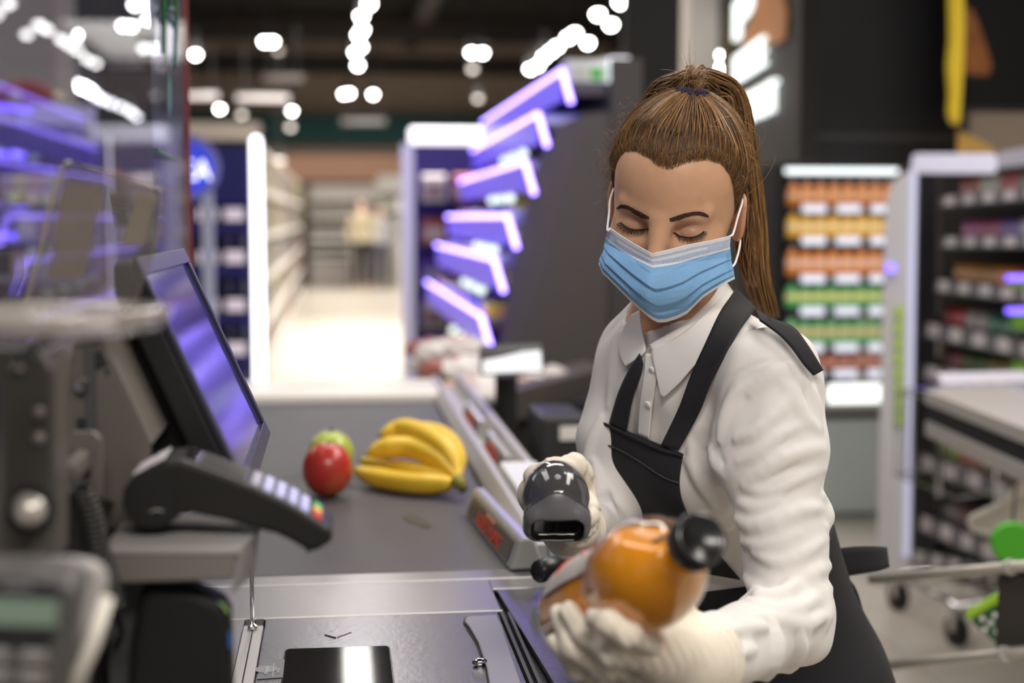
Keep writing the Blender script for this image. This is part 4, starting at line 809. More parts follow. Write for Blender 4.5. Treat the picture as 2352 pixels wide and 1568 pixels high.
# ---------------------------------------------------------------- clear protective screen along the lane
XB=-.262
ye=PX(430,300,XB)[1]; yb_=PX(357,300,XB)[1]
t=thing('protective_screen','tall clear protective screen with frosted green-marked edge band','screen',(XB,1.8,Z))
MB().box((XB-.003,.72,.935),(XB+.003,ye,2.35)).build('clear_sheet',clear_mat('screen_clear',tint=(.80,.81,.86),refl=.20,rough=.015,haze=.06,hazecol=(.35,.35,.45)),t)
MB().box((XB-.0045,yb_,.935),(XB-.0035,ye-.01,2.35)).build('frosted_band',clear_mat('screen_band',tint=(.55,.56,.60),refl=1,rough=.12,haze=.22,hazecol=(.50,.52,.58)),t)
MB().box((XB-.0045,ye+.0005,.935),(XB+.0045,ye+.004,2.35)).build('red_edge',mat('red_edge',(.40,.05,.03),rough=.3),t)
MB().box((XB-.012,.74,.90),(XB+.012,ye,.936)).build('holder_rail',M_alu,t)
mk=MB()
for l in [[(374,-20),(376,60),(375,120)],[(404,-20),(405,70),(402,152)],[(388,-20),(390,22)],[(380,30),(392,48),(404,66)],[(384,20),(398,20)]]: mk.tube([PX(u,v,XB+.005) for u,v in l],.0035,n=6)
mk.prism([PX(u,v,XB+.004) for u,v in [(388,165),(392,200),(393,240),(388,278),(384,240),(384,200)]],(.001,0,0)); mk.tube([PX(u,v,XB+.005) for u,v in [(360,345),(385,360),(410,366)]],.003,n=6)
mk.build('green_print',mat('leaf_green',(.01,.12,.04),rough=.4),t)
# ---------------------------------------------------------------- monitor facing the cashier
Yn,Yf=1.22,1.60
def MP(u,v,Y=Yf): p=PY(u,v,Y); return np.array([p[0],0,p[2]])
T0=MP(413,573); T1=MP(613,1000); dwn=T1-T0; H_=np.linalg.norm(dwn); dwn/=H_; nrm=np.array([dwn[2],0,-dwn[0]]); nrm=nrm if nrm[0]>0 else -nrm   # faces the cashier and up
Yv=np.array([0,1.,0])
def mq(s,y,o): return T0+dwn*s+Yv*y+nrm*o
t=thing('touch_monitor','black touch monitor leaning back, its screen facing the cashier','monitor',(T1[0],1.34,T1[2]-.02))
th=.024
casing=MB().prism([mq(0,Yn,0),mq(H_,Yn,0),mq(H_+.004,Yn,-th*.6),mq(H_-.01,Yn,-th),mq(.02,Yn,-th),mq(-.002,Yn,-th*.6)],(0,Yf-Yn,0)).build('casing',mat('monitor_black',(.012,.012,.012),rough=.42,bump=.2,nscale=700),t,bevel=.004,seg=3)
bz=.017; m=MB()
for (s0,s1,y0,y1) in [(0,bz,Yn,Yf),(H_-bz,H_,Yn,Yf),(bz,H_-bz,Yn,Yn+bz),(bz,H_-bz,Yf-bz*1.1,Yf)]:
    m.prism([mq(s0,y0,0),mq(s1,y0,0),mq(s1,y1,0),mq(s0,y1,0)],nrm*.005)
m.build('bezel',mat('bezel_gloss',(.03,.03,.045),rough=.34),t,bevel=.0012)
MB().prism([mq(bz,Yn+bz,0),mq(H_-bz,Yn+bz,0),mq(H_-bz,Yf-bz,0),mq(bz,Yf-bz,0)],nrm*.0012).build('screen',mat('screen_lit',(.02,.02,.04),rough=.10,emit=.13,ecol=(.12,.10,.62),spec=.10),t)
MB().prism([mq(.05,Yn+.03,-th),mq(H_-.0,Yn+.03,-th),mq(H_-.01,Yn+.03,-.062),mq(.09,Yn+.03,-.055)],(0,Yf-Yn-.06,0)).build('rear_hump',mat('monitor_rear',(.010,.010,.011),rough=.5),t,bevel=.006,seg=3)
MB().prism([mq(.10,1.32,-.055),mq(.19,1.32,-.06),mq(.19,1.32,-.10),mq(.12,1.32,-.10)],(0,.14,0)).build('mount_block',M_black,t)
# metal bracket with slot that carries it
Mbr=mat('bracket_grey',(.13,.115,.10),rough=.45,metal=.3); 
Yk=1.14
def K(u,v,Y=Yk): return PY(u,v,Y)
t=thing('monitor_bracket','grey sheet metal bracket with slot behind the monitor','bracket',(K(250,1150)[0],Yk,.93))
MB().prism([K(163,838),K(172,826),K(212,786),K(228,772),K(262,842),K(345,1022),K(345,1215),K(150,1215),K(152,1000)],(0,.006,0)).build('side_plate',Mbr,t,bevel=.0015)
MB().prism([K(228,772),K(236,770),K(352,1018),K(345,1022),K(262,842)],(0,.12,0)).build('folded_edge',mat('bracket_light',(.22,.20,.175),rough=.4,metal=.3),t,bevel=.001)
MB().prism([K(170,778),K(212,762),K(236,770),K(228,786),K(168,830),K(130,1100),K(118,1100)],(0,.004,0)).build('back_plate',Mbr,t)
for q,nm in [([(194,822),(232,803),(248,838),(212,854)],'foam_pad'),([(176,960),(219,960),(219,987),(176,987)],'foam_pad'),([(190,895),(205,890),(222,925),(220,935),(208,936)],'slot')]:
    MB().prism([K(u,v)-[0,.0008,0] for u,v in q],(0,.0007,0)).build(nm,M_black,t)
c=K(190,884)-[0,.002,0]; MB().lathe([(.001,.004),(.0052,.004),(.0062,.002),(.0062,0)],c,(0,-1,0),n=20).build('bolt',M_chrome,t)
c=K(246,852)-[0,.0008,0]; MB().lathe([(.001,.001),(.0018,.001),(.0018,0)],c,(0,-1,0),n=10).build('rivet_hole',M_black,t)
a=K(235,1190); MB().box((a[0]-.022,Yk+.01,.902),(a[0]+.022,Yk+.05,a[2]+.08)).build('upright',Mbr,t)
# mast plate with bolts nearest the camera
dm=.90
def D(u,v,d=dm): return P(u,v,d)
t=thing('mounting_post','dark mounting post with bolts at the left border','post',D(40,1560))
MB().prism([D(-60,830),D(-40,800),D(70,800),D(95,815),D(118,850),D(120,1290),D(110,1800),D(-60,1800)],(0,.016,0)).build('post_plate',mat('post_dark',(.085,.080,.070),rough=.45,metal=.2),t,bevel=.003)
MB().prism([D(116,830,.93),D(126,812,.93),D(126,1290,.93),D(116,1290,.93)],(0,.05,0)).build('side_flange',mat('flange',(.20,.185,.165),rough=.4,metal=.3),t,bevel=.002)
for u,v,r,mt_ in [(26,840,.0050,M_chrome),(90,945,.0042,mat('rivet_grey',(.35,.32,.30),rough=.4,metal=.5)),(90,1005,.0042,mat('rivet_grey')),(48,845,.003,mat('rivet_grey'))]:
    MB().lathe([(.0001,.004),(r*.7,.0035),(r,.001),(r,0)],D(u,v)-[0,.001,0],(0,-1,0),n=18).build('bolt',mt_,t,smooth=True)
c=D(72,1168); MB().lathe([(.0001,.020),(.007,.019),(.0095,.015),(.010,.004),(.012,.003),(.012,0)],c,(.15,-1,0),n=24).build('knob',mat('knob_pale',(.50,.47,.42),rough=.3,metal=.4),t,smooth=True)
MB().lathe([(.015,0),(.0155,.004),(.013,.0045)],c+[0,.001,0],(0,-1,0),n=24).build('knob_washer',M_black,t)
# bracket arm behind the post
t=thing('arm_bracket','grey angled arm bracket right of the mounting post','bracket',P(165,1300,1.02))
MB().prism([P(u,v,1.02) for u,v in [(120,1078),(150,1066),(178,1072),(186,1090),(190,1300),(120,1300)]],(0,.005,0)).build('arm_plate',mat('arm_grey',(.15,.135,.12),rough=.45,metal=.3),t,bevel=.002)
MB().prism([P(u,v,1.08) for u,v in [(150,1015),(165,990),(215,988),(232,1005),(236,1020),(236,1260),(205,1260),(205,1040),(150,1040)]],(0,.005,0)).build('arm_plate',mat('arm_grey'),t,bevel=.002)
MB().prism([P(140,1068,1.01),P(172,1072,1.01),P(206,1036,1.07),P(180,1030,1.07)],(0,0,-.012)).build('cross_bar',mat('flange'),t,bevel=.001)
MB().lathe([(.0001,.008),(.006,.007),(.007,0)],P(126,1112,1.0),(0,-1,0),n=16).build('bolt',M_chrome,t,smooth=True)
a=P(160,1295,1.03); MB().box((a[0]-.012,a[1],.902),(a[0]+.012,a[1]+.02,a[2]+.02)).build('arm_foot',mat('arm_grey'),t)
# coiled cable
pts=[]; base=interp_poly([P(178,1120,1.00),P(200,1170,1.0),P(214,1220,1.0),P(222,1270,1.0),P(240,1330,1.0),P(262,1400,1.0)],200)
t=thing('coiled_cable','black coiled telephone-style cable hanging by the arm bracket','cable',base[0]*[1,1,0]+[0,0,.905])
k=[b+.0072*np.array([math.cos(i*.62),math.sin(i*.62)*.9,.25*math.sin(i*.62)]) for i,b in enumerate(base)]
MB().tube(k,.0033,n=7).build('coil',mat('rubber_black'),t,smooth=True); MB().tube(interp_poly([P(262,1400,1.0),P(275,1450,1.03),P(270,1500,1.1),PZ(300,1560,.905)],14),.003,n=7).build('lead',mat('rubber_black'),t,smooth=True)
MB().tube(interp_poly([P(178,1120,1.0),P(230,1150,1.06),P(290,1160,1.2)],12),.003,n=7).build('lead',mat('rubber_black'),t,smooth=True)
# ---------------------------------------------------------------- grey tray arm under the card terminal
Yt=1.045
t=thing('terminal_tray','grey plastic tray carrying the card terminal','tray',(PY(400,1300,Yt)[0],Yt,PY(400,1335,Yt)[2]))
a=PY(235,1262,Yt); b=PY(548,1262,Yt); z0=PY(400,1337,Yt)[2]
MB().prism([(a[0],Yt,a[2]),(b[0],Yt,b[2]),(b[0]+.012,Yt+.07,b[2]+.0),(b[0]+.012,Yt+.12,b[2]),(a[0],Yt+.12,a[2])],(0,0,-.004)).build('tray_top',mat('tray_top',(.33,.31,.30),rough=.4),t,bevel=.001)
MB().prism([(a[0],Yt+.001,a[2]-.0045),(b[0]-.001,Yt+.001,a[2]-.0045),(b[0]-.006,Yt+.001,z0),(a[0],Yt+.001,z0)],(0,.10,0)).build('tray_body',mat('tray_body',(.20,.18,.165),rough=.5),t,bevel=.002)
MB().prism([(b[0],Yt+.004,a[2]-.005),(b[0]+.011,Yt+.07,a[2]-.005),(b[0]+.008,Yt+.07,z0-.01),(b[0]-.004,Yt+.01,z0-.012)],(-.003,.001,0)).build('tray_cheek',mat('cheek',(.38,.36,.36),rough=.4),t)
MB().box((a[0]-.002,Yt+.03,.902),(a[0]+.03,Yt+.07,z0)).build('tray_leg',M_dgrey,t)
# ---------------------------------------------------------------- card terminal
Y0=1.085; W_=.066
def TP(u,v): return PY(u,v,Y0)
prof=[(300,1102),(338,1080),(379,1059),(417,1056),(506,1087),(583,1118),(659,1153),(723,1192),(759,1215),(766,1232),(759,1246),(725,1268),(700,1262),(672,1245),(634,1227),(585,1215),(532,1199),(424,1176),(400,1196),(372,1213),(340,1214),(308,1196),(288,1165),(280,1130)]
pp_=[TP(u,v) for u,v in prof]
drop=0
t=thing('card_terminal','black card payment terminal with lit keypad on the grey tray','card terminal',TP(372,1214)+[0,W_/2,0])
MB().prism(pp_,(0,W_,0)).build('terminal_body',mat('terminal_black',(.012,.0115,.011),rough=.42),t,bevel=.004,seg=3)
ctr=TP(345,1152); R_p=62*1.09/FPX
MB().lathe([(.0001,-.001),(R_p*.93,-.001),(R_p,.004),(R_p,W_-.004),(R_p*.93,W_+.001),(.0001,W_+.001)],ctr,(0,1,0),n=40).build('paper_roll_cover',mat('terminal_roll',(.014,.014,.014),rough=.42),t,smooth=False)
MB().tube([TP(u,v)-[0,.0012,0] for u,v in [(345,1174),(360,1169),(375,1173)]],.0006,n=5).build('moulded_mark',M_grey,t)
MB().tube([TP(708,1268)+[0,W_*.3,0],TP(713,1277)+[0,W_*.3,0]],.0035,n=8).build('rubber_foot',M_black,t)
topl=[TP(u,v) for u,v in [(417,1056),(506,1087),(583,1118),(659,1153),(723,1192),(759,1215)]]; cum=np.r_[0,np.cumsum([np.linalg.norm(topl[i+1]-topl[i]) for i in range(5)])]
def top_at(s):
    s*=cum[-1]; x=np.array([np.interp(s,cum,[p[k] for p in topl]) for k in range(3)]); i=min(4,int(np.searchsorted(cum,s,side='right')-1)); d=(topl[i+1]-topl[i]); d/=np.linalg.norm(d); n=np.array([-d[2],0,d[0]]); return x,d,(n if n[2]>0 else -n)
def key(s0,s1,y0,y1,mt_,nm,h=.0015,par=None):
    a,d,n=top_at(s0); b,_,_=top_at(s1); q=[a+[0,y0,0],b+[0,y0,0],b+[0,y1,0],a+[0,y1,0]]; return MB().prism([p-n*.0005 for p in q],n*(h+.0005)).build(nm,mt_,par or t,bevel=.0004)
key(-.0,.09,.010,.056,mat('black_glass'),'camera_window',.0008)
sc_=key(.10,.40,.006,.060,mat('term_screen',(.05,.05,.055),rough=.08,emit=.03,ecol=(.6,.55,.5),coat=.5),'display',.001)
Mk=mat('key_lit',(.45,.45,.62),rough=.4,emit=.35,ecol=(.55,.55,1))
key(.44,.495,.008,.058,mat('key_grey',(.35,.34,.40),rough=.4,emit=.12,ecol=(.7,.7,1)),'function_bar',.0015)
for i in range(4):
    s0=.52+i*.085
    for j in range(3): key(s0,s0+.058,.007+j*.018,.007+j*.018+.014,Mk,'key',.0022)
for j,(c_,nm) in enumerate([((.60,.05,.04),'red'),((.80,.50,.03),'yellow'),((.03,.40,.10),'green')]):
    k_=key(.865,.925,.007+j*.018,.007+j*.018+.015,mat('key_'+nm,c_,rough=.4,emit=.12,ecol=c_),'key',.0024); k_['label']=nm+' key'
for (u0,v0,u1,v1) in [(303,1096,337,1078),(342,1075,376,1058)]:
    a=TP(u0,v0); b=TP(u1,v1); d=(b-a)/np.linalg.norm(b-a); n=np.array([-d[2],0,d[0]]); n=n if n[2]>0 else -n
    MB().prism([a+n*.0003+[0,.006,0],b+n*.0003+[0,.006,0],b+n*.0003+[0,.058,0],a+n*.0003+[0,.058,0]],n*.0012).build('white_sticker',mat('sticker',(.66,.62,.66),rough=.5,noise=.25,nscale=160),t,bevel=.0006)
# ---------------------------------------------------------------- black box below the tray
t=thing('card_reader_box','black upright device with green sticker under the grey tray','device',PY(420,1568,1.15)*[1,1,0]+[0,0,.905])
Yq=1.06
MB().prism([PY(u,v,Yq) for u,v in [(322,1346),(440,1352),(478,1366),(512,1385),(527,1410),(530,1500),(535,1700),(285,1700),(300,1480)]],(0,.035,0)).build('device_body',mat('device_black',(.010,.010,.010),rough=.5),t,bevel=.008,seg=3)
MB().prism([PY(u,v,Yq-.0015) for u,v in [(500,1382),(512,1384),(525,1402),(526,1412),(519,1404),(510,1392)]],(0,.001,0)).build('green_sticker',mat('sticker_green',(.25,.42,.15),rough=.5),t)
MB().prism([PY(u,v,Yq-.0015) for u,v in [(524,1450),(531,1452),(532,1488),(526,1490)]],(0,.001,0)).build('blue_tab',mat('tab_blue',(.03,.14,.45),rough=.5),t)
t=thing('cable_trough','clear ribbed plastic trough behind the black device','trough',PY(290,1500,1.1)*[1,1,0]+[0,0,.905])
for (u0,u1,u2,u3) in [(268,292,255,235),(296,318,290,268),(322,340,318,300)]: MB().prism([PY(u0,1340,1.12),PY(u1,1340,1.12),PY(u2,1640,1.12),PY(u3,1640,1.12)],(0,.01,0)).build('trough_rib',clear_mat('trough_clear',tint=(.6,.6,.58),haze=.15,hazecol=(.3,.3,.28)),t)
# ---------------------------------------------------------------- customer terminal nearest the camera
d=.74
t=thing('customer_terminal','blurred dark card terminal with pale green display at lower left','card terminal',P(60,1700,d))
MB().prism([P(u,v,d) for u,v in [(-120,1322),(60,1322),(150,1336),(180,1350),(182,1380),(150,1568),(120,1760),(-120,1760)]],(0,.035,.005)).build('terminal_body',mat('ct_body',(.075,.072,.068),rough=.45),t,bevel=.006,seg=3)
MB().prism([P(u,v,d-.002) for u,v in [(-120,1330),(60,1332),(140,1345),(143,1372),(-120,1364)]],(0,.001,0)).build('name_band',mat('ct_band',(.020,.020,.024),rough=.4),t)
MB().prism([P(u,v,d-.003) for u,v in [(-120,1368),(135,1378),(128,1440),(-120,1432)]],(0,.001,0)).build('display',mat('ct_lcd',(.15,.20,.16),rough=.2,emit=.06,ecol=(.4,.6,.45)),t)
m=MB()
for i in range(9): m.prism([P(4+i*8,1338,d-.004),P(8+i*8,1338,d-.004),P(8+i*8,1352,d-.004),P(4+i*8,1352,d-.004)],(0,.0006,0))
m.build('pale_lettering',mat('ct_letters',(.30,.30,.32),rough=.5),t)
MB().prism([P(u,v,d-.003) for u,v in [(-120,1440),(125,1448),(118,1480),(-120,1474)]],(0,.001,0)).build('dark_band',M_black,t)
for (u0,v0) in [(-40,1488),(48,1492),(-40,1535),(44,1540)]: MB().prism([P(u0,v0,d-.004),P(u0+62,v0+2,d-.004),P(u0+58,v0+30,d-.004),P(u0,v0+28,d-.004)],(0,.002,0)).build('key',mat('ct_key',(.26,.25,.24),rough=.5),t,bevel=.002)
t=thing('terminal_cradle','pale grey rounded cradle rim behind the customer terminal','cradle',P(100,1700,.80))
MB().prism([P(u,v,.81) for u,v in [(-150,1284),(150,1284),(200,1288),(230,1302),(244,1325),(246,1352),(236,1385),(200,1500),(-150,1500)]],(0,.012,0)).build('cradle_shell',mat('cradle_pale',(.42,.40,.39),rough=.4),t,bevel=.004,seg=3)
MB().prism([P(u,v,.80) for u,v in [(66,1266),(88,1266),(94,1340),(64,1340)]],(0,.016,0)).build('black_clip',M_black,t,bevel=.001)
t=thing('bumper_bar','pale slanted metal bar at the lower left corner','bar',P(190,1600,.78))
MB().tube([P(247,1370,.79),P(215,1470,.78),P(150,1620,.77)],[.0038,.0043,.0048],n=12).build('bar',mat('bar_pale',(.80,.76,.68),rough=.35),t,smooth=True)
MB().tube([P(150,1620,.77),P(120,1800,.78)],.0048,n=12).build('bar_foot',M_grey,t,smooth=True)
# ---------------------------------------------------------------- clear leaflet holder and clear dish
dh=1.10; Mcl=clear_mat('acrylic',tint=(.88,.87,.86),refl=1.0,rough=.03,haze=.14,hazecol=(.30,.27,.24))
t=thing('leaflet_holder','clear acrylic leaflet holder with rounded corners behind the monitor','holder',P(200,900,dh))
out=[(60,700),(88,600),(118,470),(138,400),(148,378),(160,372),(260,398),(355,428),(368,434),(374,446),(366,520),(345,600),(300,720)]
hp=[P(u,v,dh) for u,v in out]
MB().prism(hp,(.001,.004,0)).build('front_sheet',Mcl,t,bevel=.001)
m=MB(); m.tube(interp_poly([P(u,v,dh-.002) for u,v in [(58,700),(86,600),(116,470),(136,400),(148,380),(162,373)]],24),.0022,n=8); m.tube([P(u,v,dh-.002) for u,v in [(162,373),(260,398),(355,428),(370,438)]],.0008,n=6); m.tube(interp_poly([P(u,v,dh-.002) for u,v in [(355,428),(371,440),(368,520),(345,600)]],12),.0008,n=6)
m.build('sheet_edge',clear_mat('acrylic_edge',tint=(.9,.88,.84),refl=2.5,haze=.25,hazecol=(.55,.50,.42)),t,smooth=True)
for q,c,nm in [([(152,415),(243,428),(205,560),(118,560)],(.50,.44,.36),'brown_leaflet'),([(316,442),(360,450),(330,560),(280,560)],(.7,.58,.45),'leaflet'),([(130,560),(215,560),(190,640),(110,640)],(.50,.44,.36),'brown_leaflet')]:
    MB().prism([P(u,v,dh+.012) for u,v in q],(0,.001,0)).build(nm,clear_mat('paper_'+nm,tint=(.6,.56,.5),refl=.3,haze=.32,hazecol=tuple(min(1,q*1.6) for q in c)),t)
pg=MB().prism([P(u,v,dh+.014) for u,v in [(250,440),(292,448),(300,520),(268,524)]],(0,.001,0)).build('leaflet_page',mat('page_grey',(.30,.30,.34),rough=.6),t); m=MB()
for i in range(6): m.tube([P(256+i*2,452+i*11,dh+.0125),P(290+i*1.5,458+i*11,dh+.0125)],.0006,n=4)
m.build('print_lines',mat('ink',(.08,.08,.10),rough=.6),pg)
a=P(200,715,dh); MB().box((a[0]-.05,a[1]-.01,a[2]-.012),(a[0]+.045,a[1]+.03,a[2]-.006)).build('holder_foot',Mcl,t); MB().box((a[0]-.004,a[1]+.005,.90),(a[0]+.004,a[1]+.013,a[2]-.012)).build('holder_stem',M_dgrey,t)
c=P(118,738,.86); t=thing('clear_dish','clear plastic dish seen edge-on in front of the monitor','dish',c-[0,0,.01])
Md=clear_mat('dish_clear',tint=(.80,.78,.76),refl=1.6,rough=.06,haze=.22,hazecol=(.80,.75,.70))
MB().lathe([(.0001,-.008),(.050,-.008),(.064,-.005),(.070,.002),(.0715,.007),(.069,.0075),(.066,.003),(.060,-.002),(.045,-.005),(.0001,-.005)],c,n=64).build('dish',Md,t,smooth=True)
MB().tube([c+.0705*np.array([math.cos(x),math.sin(x),0])+[0,0,.0075] for x in np.linspace(0,2*math.pi,49)],.0014,n=8,cap=False).build('dish_rim',clear_mat('dish_rim',tint=(.9,.88,.86),refl=2.5,haze=.25,hazecol=(.85,.8,.72)),t,smooth=True)
MB().tube([c-[0,0,.008],c-[.03,0,.03],(c[0]-.06,c[1],.905)],.004,n=10).build('dish_stem',M_dgrey,t)
E_long=mat('long_luminaire',(1,1,1),emit=8,ecol=(1,.97,.92))
t=thing('linear_luminaire','long ceiling strip light running along the lane, mirrored in the scanner glass','light',(.12,7,3.4))
MB().box((.045,4.6,3.40),(.195,9.9,3.415)).build('diffuser',E_long,t); MB().box((.03,4.55,3.416),(.21,9.95,3.46)).build('housing',M_black,t)
for y in (5,7.2,9.5): MB().tube([(.12,y,3.46),(.12,y,5.6)],.006,n=6).build('hanging_wire',M_black,t)
# ---------------------------------------------------------------- unseen housings added over the lane for the area lights set at the top
for (x,y,sx,sy,lab) in [(.35,-.55,1.6,.5,'added light housing above the near end of the desk'),(1.6,1.7,.5,1.6,'added light housing behind the cashier'),(-.7,2.3,.5,1.6,'added light housing over the customer side'),(.6,3.6,1.6,.5,'added light housing over the belt end')]:
    t=thing('added_luminaire',lab,'light',(x,y,2.96)); MB().box((x-sx/2-.03,y-sy/2-.03,2.96),(x+sx/2+.03,y+sy/2+.03,3.02)).build('housing',M_black,t)
    for q in (-.4,.4): MB().tube([(x+(q*sx if sx>sy else 0),y+(q*sy if sy>sx else 0),3.02),(x+(q*sx if sx>sy else 0),y+(q*sy if sy>sx else 0),5.6)],.006,n=6).build('hanging_wire',M_black,t)
# ================================================================ PERSON
M_skin=mat('skin',(.72,.44,.30),rough=.42,sss=.10,noise=.10,nscale=70,bump=.15,attr='Col')
M_shirt=mat('shirt_cotton',(.80,.775,.75),rough=.85,sheen=.15,bump=.12,nscale=1600)
M_apron=mat('apron_cloth',(.014,.014,.017),rough=.85,sheen=.02,bump=.18,nscale=1500,noise=.15)
M_apron2=mat('apron_seam',(.045,.045,.052),rough=.8)
M_glove=mat('latex_glove',(.85,.78,.66),rough=.42,sss=.25,noise=.06,nscale=60,bump=.4)
M_mask=mat('mask_fabric',(.4,.6,.85),rough=.8,attr='Col',bump=.12,nscale=1400)
M_white=mat('white_elastic',(.88,.88,.9),rough=.7)
M_brow=mat('brow_hair',(.085,.045,.032),rough=.7)
M_lash=mat('lash',(.012,.009,.009),rough=.6)
M_hair=mat('hair',(.3,.16,.07),rough=.42,attr='Col',spec=.4)
M_scalp=mat('scalp_hair',(.13,.075,.045),rough=.7)
M_tie=mat('hair_tie',(.03,.028,.075),rough=.9,bump=.6,nscale=500)
M_trouser=mat('trouser_cloth',(.5,.5,.52),rough=.8)
M_shoe=mat('shoe',(.03,.03,.03),rough=.5)

HO=np.array([0.400,1.648,1.417])
def _R(rx,ry,rz):
    X=np.array([[1,0,0],[0,math.cos(rx),-math.sin(rx)],[0,math.sin(rx),math.cos(rx)]])
    Y=np.array([[math.cos(ry),0,math.sin(ry)],[0,1,0],[-math.sin(ry),0,math.cos(ry)]])
    Z=np.array([[math.cos(rz),-math.sin(rz),0],[math.sin(rz),math.cos(rz),0],[0,0,1]]); return Z@Y@X
HR=_R(.35,.132,-.40)
def H(x,y,z): return HR@np.array([x,y,z])+HO
def toH(p): return (p-HO)@HR
sk=ell((0,.012,.036),(.073,.094,.086)); fc=ell((0,-.028,-.018),(.0625,.070,.092)); jw=ell((0,-.052,-.088),(.034,.036,.030))
fh=ell((0,-.032,.048),(.0605,.058,.050))
ckL=ell((.041,-.056,-.028),(.022,.026,.022)); ckR=ell((-.041,-.056,-.028),(.022,.026,.022))
nose1=cone((0,-.090,.010),(0,-.113,-.036),.0075,.0105); nose2=ell((0,-.113,-.042),(.015,.012,.010))
brL=cone((.012,-.0815,.016),(.044,-.070,.020),.009,.008); brR=cone((-.012,-.0815,.016),(-.044,-.070,.020),.009,.008)
soL=ell((.031,-.091,-.002),(.017,.0125,.0115)); soR=ell((-.031,-.091,-.002),(.017,.0125,.0115))
lidL=ell((.0315,-.0725,-.004),(.0150,.0135,.0115)); lidR=ell((-.0315,-.0725,-.004),(.0150,.0135,.0115))
lipU=ell((0,-.096,-.068),(.022,.008,.006)); lipD=ell((0,-.094,-.076),(.019,.008,.006))
def ear(sx):
    c=np.array([sx*.0745,.012,-.012]); a=ell(c,(.0075,.017,.032),_R(.22,0,sx*.42)); b=ell(c+[sx*.008,-.003,.003],(.0045,.0095,.019),_R(.22,0,sx*.42))
    return lambda p: smax(a(p),-b(p),.005)
earL,earR=ear(1),ear(-1)
def headl(p):
    d=smin(sk(p),fc(p),.03); d=smin(d,fh(p),.02); d=smin(d,jw(p),.03); d=smin(d,ckL(p),.02); d=smin(d,ckR(p),.02)
    d=smin(d,brL(p),.010); d=smin(d,brR(p),.010)
    d=smax(d,-soL(p),.012); d=smax(d,-soR(p),.012)
    d=smin(d,nose1(p),.012); d=smin(d,nose2(p),.008); d=smin(d,lipU(p),.004); d=smin(d,lipD(p),.004)
    d=smin(d,lidL(p),.0035); d=smin(d,lidR(p),.0035)
    d=smin(d,earL(p),.005); d=smin(d,earR(p),.005)
    return d
def head(p): return headl(toH(p))
def head_smooth(p):      # head without eyes and ears, for what lies over it
    q=toH(p); d=smin(sk(q),fc(q),.03); d=smin(d,fh(q),.02); return smin(d,jw(q),.03)
NB=P(1560,770,1.74)
neck=cone(H(0,.018,-.055),NB,.052,.058)
# ---- torso, in world points measured from the photo
Ls=P(1768,878,1.60); Rs=P(1482,846,1.79)
lat=(Ls-Rs); lat/=np.linalg.norm(lat)
CH=P(1606,945,1.755); WA=P(1668,1270,1.83); HP=P(1775,1600,1.88)
up=(CH-WA)/np.linalg.norm(CH-WA); upx=up-lat*(up@lat); upx/=np.linalg.norm(upx); fwd=np.cross(upx,lat)  # points to the chest front?
if fwd@(C0-CH)<0: fwd=-fwd
TR=np.stack([lat,fwd,upx],1)
chest=ell(CH,(.150,.100,.150),TR); shl=cone(Rs,Ls,.050,.055); trap=cone(NB+[0,0,.01],(Rs+Ls)/2,.055,.07)
bu1=ell(CH+fwd*.075-lat*.055-upx*.035,(.058,.050,.060),TR); bu2=ell(CH+fwd*.075+lat*.055-upx*.035,(.058,.050,.060),TR)
waist=ell(WA,(.125,.095,.14),TR); hips=ell(HP,(.175,.135,.15),TR)
back=cone(CH-fwd*.02,HP,.095,.125)
Lel=P(1822,1425,1.50); Lwr=P(1610,1515,1.235)
Rel=P(1392,1215,1.74); Rwr=P(1318,1215,1.53)
Lmid=P(1768,1020,1.575)
armL=U([cone(Ls,Lmid,.061,.056),cone(Lmid,Lel,.056,.041)],.03); foreL=cone(Lel,Lwr,.043,.034)
Rmid=P(1430,1000,1.77)
armR=U([cone(Rs,Rmid,.052,.049),cone(Rmid,Rel,.048,.040)],.03); foreR=cone(Rel,Rwr,.040,.031)
def torso(p):
    d=smin(chest(p),shl(p),.05); d=smin(d,trap(p),.04); d=smin(d,bu1(p),.04); d=smin(d,bu2(p),.04)
    d=smin(d,waist(p),.08); d=smin(d,back(p),.06); d=smin(d,hips(p),.06); return d
def cloth0(p):
    d=torso(p); a=smin(armL(p),foreL(p),.02); b=smin(armR(p),foreR(p),.02)
    d=smin(d,b,.022); return smin(d,a,.014)
